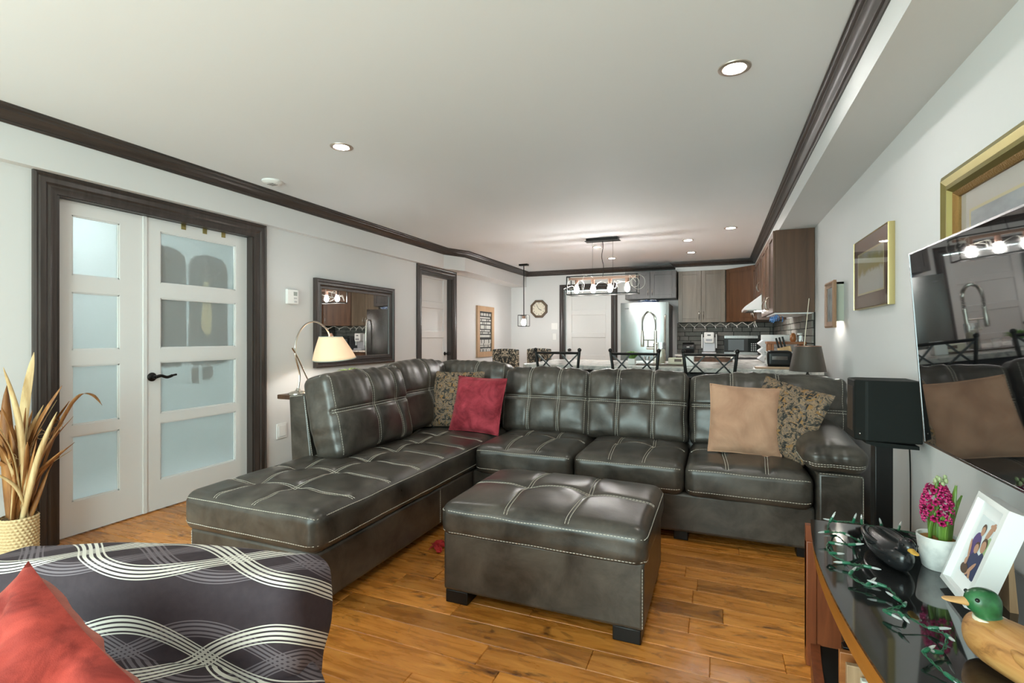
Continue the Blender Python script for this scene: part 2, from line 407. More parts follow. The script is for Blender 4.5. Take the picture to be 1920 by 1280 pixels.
# crown moulding swept around the room
prof = [(0, .085), (.007, .085), (.011, .078), (.011, .071), (.020, .068), (.026, .060), (.030, .050), (.040, .040), (.052, .032), (.054, .025), (.062, .022), (.068, .016), (.070, .008), (.076, .007), (.076, 0)]
path = [V((XS, YF, 0)), V((XS, 5.98, 0)), V((XS2, 6.32, 0)), V((XS2, YB, 0)), V((XSB, YB, 0)), V((XSB, YSB, 0)), V((XSR, YSB, 0)), V((XSR, YF, 0))]
def mitre(path, i):
    def nrm(a, b): d = (b-a).normalized(); return V((d.y, -d.x, 0))
    if i == 0: return nrm(path[0], path[1])
    if i == len(path)-1: return nrm(path[-2], path[-1])
    a, b = nrm(path[i-1], path[i]), nrm(path[i], path[i+1]); m = (a+b).normalized(); return m/max(.3, m.dot(a))
def sweep(mb, path, prof, z, i0, i1):
    n = len(prof); vs = []
    for i in range(i0, i1+1):
        mm = mitre(path, i); vs += [path[i]+mm*o+V((0, 0, z-d)) for o, d in prof]+[path[i]+V((0, 0, z))]
    k = n+1
    mb.add(vs, [(j*k+a, j*k+(a+1) % k, (j+1)*k+(a+1) % k, (j+1)*k+a) for j in range(i1-i0) for a in range(k)]+[tuple(range(k)), tuple((i1-i0)*k+a for a in range(k))[::-1]])
for nme, (a, b) in (('trim_1', (0, 3)), ('trim_2', (3, 6)), ('trim_3', (6, 7))):
    mb = MB(); sweep(mb, path, prof, ZC, a, b); o = struct(mb.build(nme, m_trimy, smooth=25), 'dark brown crown moulding')
# moulded casings
CP = [(0, 0), (0, .018), (.012, .024), (.022, .018), (.030, .022), (.055, .022), (.066, .014), (.078, .018), (.095, .012), (.112, .010), (.112, 0)]  # (from outer edge inwards, proud)
def casing(name, axis, face, a, b, top, label, wd=.112, sgn=1):
    # frame around an opening a..b; profile proud of the wall plane `face` along sgn
    mb = MB()
    P = [V((a-wd, 0, 0)), V((a-wd, top+wd, 0)), V((b+wd, top+wd, 0)), V((b+wd, 0, 0))]
    mi = [V((1,0,0)), V((1,-1,0)), V((-1,-1,0)), V((-1,0,0))]; n = len(CP); vs = []
    for p, m_ in zip(P, mi):
        for o, d in CP:
            q = p+m_*(o*wd/.112); h = face+sgn*d
            vs.append((h, q.x, q.y) if axis == 'x' else (q.x, h, q.y))
    mb.add(vs, [(j*n+k, j*n+(k+1) % n, (j+1)*n+(k+1) % n, (j+1)*n+k) for j in range(3) for k in range(n)]+[tuple(range(n)), tuple(3*n+k for k in range(n))[::-1]])
    return struct(mb.build(name, m_trim, smooth=25), label)
casing('trim_4', 'x', XL, D1[0], D1[1], 2.018, 'dark brown casing around the frosted double door')
casing('trim_5', 'x', XL, D2[0], D2[1], 2.018, 'dark brown casing around the narrow white door')
casing('trim_6', 'y', YB, BD[0], BD[1], DH-.005, 'dark brown casing around the white kitchen door', sgn=-1)
def jamb(name, a, b):
    return struct(MB().box(XL-T, XL, a-.004, a+.016, 0, DH).box(XL-T, XL, b-.016, b+.004, 0, DH).box(XL-T, XL, a, b, DH-.02, DH+.004).build(name, m_trim))
jamb('trim_7', *D1); jamb('trim_8', *D2)
# baseboards
for nme, (a, b, xx) in {'baseboard_left': (YF, D1[0]-.112, XL), 'baseboard_middle': (D1[1]+.112, D2[0]-.112, XL), 'baseboard_kitchen': (6.47, YB, XLK)}.items():
    struct(MB().prism([(xx, 0), (xx+.016, 0), (xx+.016, .07), (xx+.010, .085), (xx, .09)], a, b, 'y').build(nme, m_trim))
struct(MB().prism([(XR, 0), (XR-.016, 0), (XR-.016, .07), (XR-.010, .085), (XR, .09)], YF, 4.6, 'y').build('baseboard_right', m_trim))
# ---------------- glazed double door ----------------
PZ = [(1.57, 1.93), (1.12, 1.468), (.667, 1.025), (.208, .602)]
def glazed(name, a, b, pa, pb, label):
    d = thing(name, label, None, (-3.59, (a+b)/2, 0), kind='structure')
    x0, x1 = -3.615, -3.578
    mb = MB().box(x0, x1, a, pa, .008, 2.012).box(x0, x1, pb, b, .008, 2.012)
    zs = [.008]+[z for lo, hi in PZ[::-1] for z in (lo, hi)]+[2.012]
    for i in range(0, len(zs), 2): mb.box(x0, x1, pa, pb, zs[i], zs[i+1])
    mb.build('door_leaf', m_white, d)
    for lo, hi in PZ:
        p = MB().box(-3.600, -3.594, pa-.004, pb+.004, lo-.004, hi+.004).build('pane', m_frost, d); 
        mb = MB()
        for (ya, yb, za, zb) in ((pa, pb, lo, lo+.008), (pa, pb, hi-.008, hi), (pa, pa+.008, lo, hi), (pb-.008, pb, lo, hi)): mb.box(-3.594, -3.583, ya, yb, za, zb)
        mb.build('glazing_bead', m_white, p)
    return d
glazed('door_1', D1[0]+.018, 2.188, 1.78, 2.04, 'narrow fixed white side panel with four frosted panes')
dl = glazed('door_2', 2.195, D1[1]-.018, 2.295, 2.885, 'white door leaf with four wide frosted panes and black lever')
MB().box(-3.578, -3.571, 2.180, 2.204, .008, 2.012).build('astragal', m_white, dl)
h = MB().lathe([(.030, 0), (.030, .006), (.024, .012), (.012, .016), (.011, .045)], (-3.578, 2.238, .925), 20, (1, 0, 0)).build('lever_rose', m_bronze, dl)
MB().tube(spline([(-3.535, 2.238, .925), (-3.530, 2.27, .932), (-3.528, 2.31, .920), (-3.53, 2.35, .930), (-3.53, 2.375, .934)], 6), [.011]*6+[.010]*12+[.007]*7, 10).build('lever_handle', m_bronze, h)
for yy in (2.457, 2.62, 2.774):
    MB().box(-3.578, -3.574, yy-.016, yy+.016, 1.975, 2.014).build('over_door_hook', m_gold, dl)
# small lit room behind the frosted door
m_clos = wallmat('closet_wall_paint', (.80, .88, .88))
struct(MB().box(-5.0, -4.9, 1.0, 3.9, 0, 2.4).box(-4.9, -3.64, 1.0, 3.9, -.01, .005).box(-4.9, -3.64, .9, 1.0, 0, 2.4).box(-4.9, -3.64, 3.9, 4.0, 0, 2.4).build('wall_closet', m_clos))
cl = tag(MB().lathe([(.0, 0), (.16, 0), (.17, .03), (.16, .06), (0, .06)], (-4.3, 2.3, ZC-.062), 28).build('closet_lamp', M('lit_closet_lamp', (1, 1, 1), .4), loc=(-4.3, 2.3, ZC-.062)), 'round ceiling lamp glowing behind the frosted double door', 'lamp')
cl.data.materials[0].node_tree.nodes['Principled BSDF'].inputs['Emission Color'].default_value = (.93, .99, 1, 1)
cl.data.materials[0].node_tree.nodes['Principled BSDF'].inputs['Emission Strength'].default_value = 20
m_coat = M('dark_coat_cloth', (.045, .035, .045), .9); m_tie = M('gold_dotted_tie', (.4, .3, .1), .6)
_v = m_tie.vor(m_tie.coord(), 62); m_tie.set('Base Color', m_tie.mix(_v.lt(.30), (.80, .58, .22), (.95, .92, .80)))
def garment(name, y0, y1, ztop, zbot, label, mat, d=.04, x=-3.672):
    w2 = (y1-y0)/2; yc = (y0+y1)/2
    def fn(u, v):
        a = 2*PI*u; z = lerp(ztop, zbot, v); sh = min(1, (v*7)**.6) if v < .15 else 1
        wv = .012*math.sin(a*5+v*2)
        return (x+(d+wv)*math.cos(a)*(.4+.6*sh), yc+(w2*(.30+.70*sh)+wv)*math.sin(a), z-.05*(1-sh)+(.02*math.sin(9*a) if v == 1 else 0))
    return tag(MB().grid(fn, 40, 16, wrap=True).build(name, mat, loc=(x, yc, zbot), smooth=60), label, 'clothes')
garment('coat', 2.26, 2.53, 1.90, .99, 'dark coat hanging behind the frosted door, nearest its lever', m_coat, .045, -3.675)
garment('coat', 2.56, 2.87, 1.88, .99, 'dark jacket behind the frosted door, away from the lever', m_coat)
garment('belt', 2.585, 2.615, .985, .86, 'thin dark strap showing low behind the frosted door', m_coat, .01, -3.655)
garment('scarf', 2.67, 2.73, .985, .88, 'wider dark strap showing low behind the frosted door', m_coat, .02, -3.655)
tag(MB().prism([(2.645, 1.62), (2.685, 1.62), (2.69, 1.56), (2.725, 1.27), (2.675, 1.20), (2.625, 1.27)], -3.626, -3.622, 'x').build('necktie', m_tie, loc=(-3.62, 2.675, 1.2)), 'gold dotted necktie pressed against the frosted door pane', 'tie')
# ---------------- far panelled doors ----------------
def panel_door(name, axis, face, a, b, label, knob_at, n=5):
    # axis 'x': lies in a plane of constant x; slab with recessed horizontal panels
    d = thing(name, label, None, (face, (a+b)/2, 0) if axis == 'x' else ((a+b)/2, face, 0), kind='structure')
    def bx(mb, p, q, u0, u1, z0, z1):
        return mb.box(p, q, u0, u1, z0, z1) if axis == 'x' else mb.box(u0, u1, p, q, z0, z1)
    sg = 1 if axis == 'x' else -1; f0, f1 = sorted((face-sg*.035, face)); r0, r1 = sorted((face-sg*.034, face-sg*.016)); st = .10
    mb = MB(); bx(mb, f0, f1, a, a+st, .01, 2.02); bx(mb, f0, f1, b-st, b, .01, 2.02)
    edges = [.01+.02]+[.012+i*(2.0/n) for i in range(1, n)]+[2.0]
    zz = [.01]+[e for i in range(n) for e in (.01+i*.402+.06, .01+(i+1)*.402-.03)]+[2.02]
    for i in range(0, len(zz), 2): bx(mb, f0, f1, a+st, b-st, zz[i], zz[i+1])
    mb.build('door_leaf', m_white, d, bevel=.004)
    for i in range(1, len(zz)-1, 2): bx(MB(), r0, r1, a+st-.005, b-st+.005, zz[i]-.005, zz[i+1]+.005).build('door_panel', m_white, d)
    ax = (sg, 0, 0) if axis == 'x' else (0, sg, 0); c = V((face, knob_at, .96)) if axis == 'x' else V((knob_at, face, .96))
    MB().lathe([(.026, 0), (.026, .006), (.010, .010), (.010, .035), (.022, .040), (.028, .052), (.024, .066), (.001, .07)], c, 16, ax).build('door_knob', m_bronze, d)
    return d
panel_door('door_3', 'x', -3.590, D2[0]+.018, D2[1]-.018, 'narrow white panelled door in the left wall', 6.235)
panel_door('door_4', 'y', YB+.03, BD[0]+.004, BD[1]-.004, 'white panelled door in the kitchen back wall', -2.48)
# ---------------- sectional sofa ----------------
def gauss(d, w): return math.exp(-(d/w)**2)
sofa = thing('sectional_sofa', 'charcoal leather L-shaped sectional sofa with white contrast stitching', 'sofa', (-1.0, 3.4, 0))
def seat_cushion(name, c, h, us, vs_, parent, r=.055, bulge=.028, n=(56, 52, 3), arc=.035, side_seams=(-1,), mat=None, seed=0, groove=.013, tuft=.018):
    # us: seams along y (fractions of half width); vs_: seams along x
    h = V(h)
    def xc(u0, y): return u0*h.x+arc*(1 if u0 > 0 else -1)*(-.5+math.cos(y/h.y*PI*len(vs_ or [1])*.9)*.5)*.6
    def yc(v0, x): return v0*h.y+arc*.55*math.cos(x/h.x*PI*1.5)
    def disp(u, d, p):
        if d.z < .2: 
            w = .004*nz((p.x*3, p.y*3, p.z*9), 2.2, seed); return d*w
        f = max(0, 1-u.x**4)*max(0, 1-u.y**4); o = bulge*f*d.z
        g = 0
        for u0 in us: g = max(g, gauss(p.x-xc(u0, p.y), .017))
        for v0 in vs_: g = max(g, gauss(p.y-yc(v0, p.x), .017))
        t = 0
        for u0 in us:
            for v0 in vs_: t = max(t, gauss(math.hypot(p.x-u0*h.x, p.y-v0*h.y), .06))
        o -= (groove*g+tuft*t)*d.z*min(1, f*3)
        o += .004*nz((p.x*5, p.y*5, p.z*4), 1.6, seed)
        return V((0, 0, o))+d*0
    cu = Cushion(c, h, r, None, disp); o = cu.mesh(MB(), n).build(name, mat or m_lea, parent, smooth=60)
    st = MB(); K = 140
    for u0 in us:
        for s_ in (-.007, .007):
            dashes(st, [cu.S((xc(u0, y)+s_, y, h.z), .0022) for y in [lerp(-h.y+.002, h.y*.98, i/K) for i in range(K+1)]], .0014, .012, .003)
    for v0 in vs_:
        for s_ in (-.007, .007):
            dashes(st, [cu.S((x, yc(v0, x)+s_, h.z), .0022) for x in [lerp(-h.x+.004, h.x-.004, i/K) for i in range(K+1)]], .0014, .012, .003)
    for (za, ax) in side_seams if isinstance(side_seams[0], tuple) else ():
        pass
    def ring(z, sides):
        if 'f' in sides: dashes(st, [cu.S((lerp(-h.x*.98, h.x*.98, i/20), -h.y, z), .001) for i in range(21)], .0015, .010, .004)
        if 'r' in sides: dashes(st, [cu.S((h.x, lerp(-h.y*.99, h.y*.99, i/30), z), .001) for i in range(31)], .0015, .010, .004)
        if 'l' in sides: dashes(st, [cu.S((-h.x, lerp(-h.y*.99, h.y*.99, i/30), z), .001) for i in range(31)], .0015, .010, .004)
    for z, sides in side_seams: ring(z, sides)
    st.build('stitching', m_stitch, o, smooth=0)
    return cu, o
# chaise along the left, three seats along the back
ZS = .455
seat_cushion('chaise_cushion', (-1.955, 2.70, .37), (.415, 1.085, .095), (-.50, .10), (-.765, -.51, -.26, -.01, .24, .49, .72), sofa, n=(60, 150, 3), side_seams=((.070, 'fr'), (-.050, 'fr')), seed=1, bulge=.018)
for i, (a, b) in enumerate(((-1.538, -.845), (-.845, -.178), (-.178, .482))):
    seat_cushion('seat_cushion', ((a+b)/2, 3.42, .365), ((b-a)/2-.003, .365, .098), (-.36, .36), (.12,), sofa, side_seams=((.068, 'f'), (-.055, 'f')), seed=2+i, arc=.03, bulge=.026)
# bases
def panel(name, mb, parent=sofa, bevel=.018): return mb.build(name, m_lea, parent, bevel=bevel, seg=3)
panel('chaise_base', MB().box(-2.35, -1.562, 1.645, 3.75, .055, .285))
panel('sofa_base', MB().box(-1.562, .485, 3.09, 3.95, .055, .285))
st = MB()
for zz in (2.66,): dashes(st, [(-1.5605, zz, .07), (-1.5605, zz, .27)], .0014)
for xx in (-.42,): dashes(st, [(xx, 3.0885, .07), (xx, 3.0885, .27)], .0014)
dashes(st, [(-2.335, 1.644, .07), (-2.335, 1.644, .27)], .0014)
st.build('base_stitching', m_stitch, sofa, smooth=0)
for x, y in ((-2.27, 1.72), (-1.64, 1.72), (-1.64, 2.95), (-.2, 3.16), (.44, 3.16), (.62, 3.16), (.62, 3.95), (-2.3, 3.95), (-.5, 3.95)):
    MB().box(x-.04, x+.04, y-.04, y+.04, 0, .06).build('sofa_foot', m_black, sofa, bevel=.004)
# back frames
panel('back_frame', MB().prism([(3.80, .28), (3.99, .84), (4.07, .85), (4.07, .07), (3.80, .07)], -2.35, .71, 'x'))
panel('side_back_frame', MB().prism([(-2.285, .30), (-2.36, .845), (-2.49, .83), (-2.45, .07), (-2.285, .07)], 2.38, 4.07, 'y'), bevel=.012)
st = MB(); dashes(st, [(-2.365, 2.3795, .825), (-2.295, 2.3795, .46)], .0014); dashes(st, [(-2.375, 2.378, .838), (-2.48, 2.378, .824)], .0014); st.build('frame_stitching', m_stitch, sofa, smooth=0)
# back cushions
def back_cushion(c, h, rz=0, lean=-12, us=(-.34, .34), w0=.10, seed=0, flare=0, r=.05):
    h = V(h); rot = Matrix.Rotation(rz, 3, 'Z')@Matrix.Rotation(R(lean), 3, 'X')
    def disp(u, d, p):
        f = max(0, 1-abs(u.x)**3.5)*max(0, 1-abs(u.z)**3.5); o = V((0, 0, 0))
        if d.y < -.05: o.y -= .040*f*(-d.y)
        g = 0
        for u0 in us: g = max(g, gauss(p.x-u0*h.x, .014))
        t = gauss(p.z-w0*h.z, .014)
        k = 0
        for u0 in us: k = max(k, gauss(math.hypot(p.x-u0*h.x, (p.z-w0*h.z)), .07))
        if d.y < -.2: o.y += (.015*max(g, t)+.024*k)*min(1, -d.y*1.3)
        if d.z > .3: o.z -= .013*g*d.z; o.z += (.022*(1-u.x**2)-.006*abs(u.x)**8)*d.z
        # gathered wrinkles run away from the seams and from the top edge
        wr = .010*nz((p.x*24, p.z*3.5, seed*5), 1, seed)*max(0, u.z)**1.5+.007*nz((p.x*4, p.z*18, seed*3), 1, seed+9)*abs(u.x)**3
        o += d*wr+d*.011*nz((p.x*6, p.z*5, p.y*6), 1, seed+4)
        if flare and u.x > .5: o.x += flare*(u.x-.5)*2*(.5+.5*u.z)*.5
        return o
    cu = Cushion(c, h, r, rot, disp); b = cu.mesh(MB(), (60, 5, 48)).build('back_cushion', m_lea, sofa, smooth=65)
    st = MB()
    for u0 in us:
        for s_ in (-.008, .008):
            pts = [cu.S((u0*h.x+s_, -h.y, lerp(-h.z*.95, h.z, i/30)), .0020) for i in range(31)]+[cu.S((u0*h.x+s_, lerp(-h.y, h.y*.4, i/8), h.z), .0020) for i in range(1, 9)]
            dashes(st, pts, .0014, .012, .003)
    for s_ in (-.008, .008):
        dashes(st, [cu.S((lerp(-h.x*.99, h.x*.99, i/40), -h.y, w0*h.z+s_), .0020) for i in range(41)], .0014, .012, .003)
    for sx in (-1, 1):
        dashes(st, [cu.S((sx*h.x*.93, -h.y, lerp(-h.z*.95, h.z*.98, i/20)), .0006) for i in range(21)], .0011, .011, .004)
    # piping along the crown
    dashes(st, [cu.S((lerp(-h.x*.97, h.x*.97, i/40), -h.y*.35, h.z), .001) for i in range(41)], .0013, .011, .004)
    st.build('stitching', m_stitch, b, smooth=0); return b
back_cushion((-1.245, 3.79, .685), (.352, .10, .25), seed=1)
back_cushion((-.55, 3.78, .685), (.365, .10, .25), seed=2)
back_cushion((.285, 3.79, .68), (.465, .10, .247), seed=3, us=(-.42, .18), flare=.05)
back_cushion((-1.97, 3.87, .725), (.37, .10, .245), seed=4, us=(.25,), lean=-8)
back_cushion((-2.19, 2.72, .71), (.39, .105, .255), rz=R(90), seed=5, us=(-.05, .62), lean=-13)
back_cushion((-2.23, 3.42, .735), (.37, .10, .26), rz=R(90), seed=6, us=(.1,), lean=-11)
# right arm: upright panel with a pillow top
panel('arm_panel', MB().box(.487, .700, 3.065, 4.03, .055, .485), bevel=.02)
def armd(u, d, p):
    o = V((0, 0, 0))
    if d.z > 0: o.z += (.055*(1-u.x**2)*(.55+.45*u.y)*d.z-.035*max(0, -u.y)**2*d.z)
    o += d*(.006*nz((p.x*30, p.y*5, 1), 1, 3)*max(0, -u.y)**3+.006*nz(p, 5, 8)); return o
ac = Cushion((.572, 3.46, .565), (.152, .445, .082), .075, None, armd)
a = ac.mesh(MB(), (16, 24, 4)).build('arm_pillow', m_lea, sofa, smooth=65)
st = MB()
for z in (-.03, -.045): dashes(st, [ac.S((lerp(-.145, .145, i/20), -.445, z), .001) for i in range(21)], .0014, .010, .004)
dashes(st, [ac.S((-.152, lerp(-.43, .43, i/20), -.03), .001) for i in range(21)], .0014, .010, .004)
st.build('stitching', m_stitch, a, smooth=0)
st = MB(); dashes(st, [(.694, 3.0635, z_) for z_ in (.07, .46)]+[(.69, 3.0635, .477), (.50, 3.0635, .480)], .0014, .010, .004); st.build('arm_stitching', m_stitch, sofa, smooth=0)
# ---------------- ottoman ----------------
ott = thing('ottoman', 'charcoal leather storage ottoman with tufted lid in the middle of the floor', 'ottoman', (-.705, 2.30, 0))
seat_cushion('lid', (-.705, 2.305, .375), (.458, .338, .075), (-.34, .33), (.05,), ott, r=.05, n=(72, 54, 4), side_seams=((.045, 'flr'), (-.055, 'flr')), seed=11, arc=.03, bulge=.030, groove=.010, tuft=.020)
MB().box(-1.150, -.262, 1.985, 2.625, .055, .325).build('box', m_lea, ott, bevel=.016, seg=3)
st = MB(); dashes(st, [(-.268, 1.9835, .07), (-.268, 1.9835, .30)], .0012); st.build('box_stitching', m_stitch, ott, smooth=0)
for x in (-1.085, -.33):
    for y in (2.045, 2.565): MB().box(x-.055, x+.055, y-.055, y+.055, 0, .058).build('foot', m_black, ott, bevel=.004)
# ---------------- scatter cushions ----------------
def pillow(name, label, mat, c, size, t, rz, lean, roll=0, seed=0, wr=.010, ear=.05, pipe=None, sx=1.0):
    rot = Matrix.Rotation(rz, 3, 'Z')@Matrix.Rotation(R(lean), 3, 'X')@Matrix.Rotation(R(roll), 3, 'Y'); c = V(c); N = 26; mb = MB()
    def side(sg):
        def fn(a, b):
            u, v = 2*a-1, 2*b-1
            k = ((1-abs(u)**2.6)*(1-abs(v)**2.6)); th = t/2*max(0, k)**.55
            x = u*(1-ear*(1-v*v)*abs(u)**3); z = v*(1-ear*(1-u*u)*abs(v)**3)
            y = sg*th
            if k > 0: y += sg*wr*(nz((u*2.2+v, v*3.2, sg), 1, seed)+.5*nz((u*5, v*5+u*3, sg), 1, seed+2))*min(1, k*4)
            return c+rot@V((x*size/2*sx, y, z*size/2))
        return fn
    mb.grid(side(-1), N, N); mb.grid(side(1), N, N)
    lo = min(p[2] for p in mb.v); o = thing(name, label, 'cushion', (c.x, c.y, lo)) if pipe else None
    p = mb.build('cover' if pipe else name, mat, o, loc=None if pipe else (c.x, c.y, lo), smooth=60)
    if pipe:
        f = side(0); E = [f(i/N, 0) for i in range(N)]+[f(1, i/N) for i in range(N)]+[f(1-i/N, 1) for i in range(N)]+[f(0, 1-i/N) for i in range(N)]
        MB().tube(E, .004, 6, closed=True).build('piping', pipe, o)
    else: tag(p, label, 'cushion')
pillow('throw_cushion', 'camouflage tapestry cushion in the sofa corner behind the red one', m_tap, (-1.95, 3.56, .70), .46, .13, R(12), -16, 0, 1)
pillow('throw_cushion', 'crimson velvet square cushion in the sofa corner', m_redvel, (-1.70, 3.46, .68), .43, .15, R(-4), -18, 1, 2, .022, pipe=m_redvel)
pillow('throw_cushion', 'tan velveteen square cushion leaning on the sofa arm cushion', m_tanv, (.155, 3.42, .685), .43, .14, R(4), -20, 3, 3, .010, pipe=m_tanv, sx=.95)
pillow('throw_cushion', 'camouflage tapestry cushion between the tan one and the sofa arm', m_tap, (.375, 3.47, .70), .45, .14, R(-36), -22, 12, 4)
tag(MB().grid(lambda u, v: (-1.50+.07*u+.02*math.sin(7*v), 2.42+.10*v+.02*math.sin(5*u), .004+.022*abs(math.sin(6*u+4*v))), 8, 8).build('red_cloth', m_red, loc=(-1.5, 2.4, 0), solid=.003), 'scrap of red cloth on the floor beside the chaise base', 'cloth')
# ---------------- slipcovered armchair ----------------
ARM = thing('armchair', 'armchair in a dark slipcover printed with crossing white lines', 'armchair', (0, 0, 0))
def slipd(k=1, seed=0):
    def f(u, d, p):
        fo = .013*math.sin((p.x*.9+p.z*2.4)*15+2*nz(p, 2, seed))*gauss(u.x-.35, .55)*gauss(u.z-.1, .6) if d.y < -.3 else 0
        return d*fo*k+d*(.016*nz((p.x*3+p.z*4, p.z*3-p.x*1.5, p.y*3), 1, seed)*k+.007*nz((p.x*5+p.z*9, p.z*5, 2), 1, seed+1)*k)+V((0, 0, .022*(1-u.x**2)*max(0, d.z)*k))
    return f
Cushion((0, .27, .405), (.44, .105, .245), .05, Matrix.Rotation(R(-3), 3, 'X'), slipd(1, 3)).mesh(MB(), (44, 6, 30)).build('backrest', m_slip, ARM, smooth=70)
Cushion((0, -.08, .35), (.33, .30, .12), .06, None, slipd(.7, 5)).mesh(MB(), (24, 20, 6)).build('seat', m_slip, ARM, smooth=70)
for sx in (-1, 1): Cushion((sx*.40, -.05, .27), (.085, .34, .18), .07, None, slipd(.7, 6+sx)).mesh(MB(), (8, 24, 14)).build('armrest', m_slip, ARM, smooth=70)
MB().box(-.44, .44, -.36, .34, .06, .24).build('skirt', m_slip, ARM, bevel=.03)
for x in (-.38, .38):
    for y in (-.30, .28): MB().box(x-.025, x+.025, y-.025, y+.025, 0, .07).build('leg', m_black, ARM)
place(ARM, (-1.225, .535, 0), R(17))
pillow('throw_cushion', 'brick red suede cushion propped on the patterned armchair', m_rust, (-1.14, .47, .51), .40, .17, R(14), -20, 30, 7, .028)
# ---------------- left wall things ----------------
def frame_profile(mb, axis, face, sg, a, b, z0, z1, prof, mi=0):
    # mitred picture frame; prof: (inwards, proud) list; on plane axis=face, proud along sg
    P = [(a, z0, 1, 1), (b, z0, -1, 1), (b, z1, -1, -1), (a, z1, 1, -1)]; n = len(prof); vs = []
    for (p, z, i, j) in P:
        for o, d in prof:
            vs.append((face+sg*d, p+i*o, z+j*o) if axis == 'x' else (p+i*o, face+sg*d, z+j*o))
    mb.add(vs, [(q*n+k, q*n+(k+1) % n, ((q+1) % 4)*n+(k+1) % n, ((q+1) % 4)*n+k) for q in range(4) for k in range(n)], mi); return mb
mir = thing('wall_mirror', 'wide mirror in a dark moulded frame above the console', 'mirror', (XL, 4.28, .9))
frame_profile(MB(), 'x', XL, 1, 3.655, 4.90, .905, 1.755, [(0, 0), (0, .035), (.012, .042), (.03, .038), (.036, .028), (.055, .028), (.06, .034), (.07, .024), (.092, .020), (.096, .010), (.096, 0)]).build('frame', m_trim, mir, smooth=25)
MB().box(XL+.006, XL+.010, 3.745, 4.81, .995, 1.665).build('mirror_glass', m_mirror, mir)
th_ = thing('thermostat', 'small white thermostat beside the glazed door casing', 'thermostat', (XL, 3.39, 1.49))
MB().box(XL, XL+.028, 3.328, 3.452, 1.49, 1.62).build('case', m_whitep, th_, bevel=.005)
MB().box(XL+.028, XL+.029, 3.395, 3.435, 1.565, 1.60).build('display', M('lcd_grey', (.22, .25, .22), .3), th_)
MB().box(XL+.028, XL+.032, 3.40, 3.43, 1.535, 1.55).box(XL+.028, XL+.032, 3.40, 3.43, 1.505, 1.52).build('buttons', M('grey_plastic', (.45, .45, .45), .4), th_)
sw = thing('wall_plate', 'white wall plate low beside the glazed door', 'wall plate', (XL, 3.285, .31))
MB().box(XL, XL+.008, 3.230, 3.340, .315, .445).build('plate', m_whitep, sw, bevel=.003)
MB().box(XL+.008, XL+.012, 3.247, 3.323, .332, .428).build('insert', m_whitep, sw, bevel=.002)
# console table behind the chaise
con = thing('console_table', 'dark wooden console table between the chaise and the wall', 'table', (-3.0, 3.9, 0))
MB().box(-3.24, -2.56, 2.98, 4.75, .705, .74).build('table_top', m_cab, con, bevel=.006)
MB().box(-3.20, -2.60, 3.40, 4.70, .62, .705).build('apron', m_cab, con)
for x in (-3.19, -2.61):
    for y in (3.45, 4.69): MB().box(x-.025, x+.025, y-.025, y+.025, 0, .62).build('leg', m_cab, con)
# arc lamp
lam = thing('table_lamp', 'arched nickel table lamp with a glowing cream shade', 'lamp', (-3.10, 3.06, .74))
MB().lathe([(.075, 0), (.075, .012), (.055, .022), (.02, .03), (.012, .05)], (-3.10, 3.06, .74), 24).build('base', m_nickel, lam)
MB().tube(spline([(-3.10, 3.06, .77), (-3.10, 3.075, .90), (-3.10, 3.03, 1.06), (-3.10, 3.05, 1.20), (-3.10, 3.13, 1.295), (-3.10, 3.24, 1.325), (-3.10, 3.34, 1.29), (-3.10, 3.395, 1.24), (-3.10, 3.41, 1.205)], 6), .0065, 8).build('arm', m_nickel, lam)
MB().tube(spline([(-3.10, 3.00, 1.11), (-3.10, 3.05, 1.04), (-3.10, 3.12, .92), (-3.10, 3.19, .80), (-3.10, 3.21, .745)], 6), .006, 8).build('brace', m_nickel, lam)
m_shade = M('lit_cream_shade', (.85, .66, .46), .7); m_shade.set('Transmission Weight', .0)
m_shade.emit((1, .60, .33), .22)
c = V((-3.10, 3.47, 1.005)); t = V((-3.10, 3.425, 1.20))
def shade(u, v):
    a = 2*PI*u; r = lerp(.180, .095, v)*(1+.03*math.sin(PI*v)); p = c.lerp(t, v); return p+V((math.cos(a)*r, math.sin(a)*r, .018*math.sin(a)*(1-v)))
MB().grid(shade, 40, 8, wrap=True).build('shade', m_shade, lam, solid=.004, smooth=60)
for v, w in ((.01, .005), (.99, .004)): MB().tube([shade(i/40, v) for i in range(40)], w, 6, closed=True).build('shade_trim', M('pale_green_trim', (.45, .50, .42), .6), lam)
MB().lathe([(.018, -.02), (.020, .01), (.012, .03)], t, 14).build('finial', m_copper, lam)
MB().sphere(c.lerp(t, .45), .032).build('bulb', m_bulb, lam)
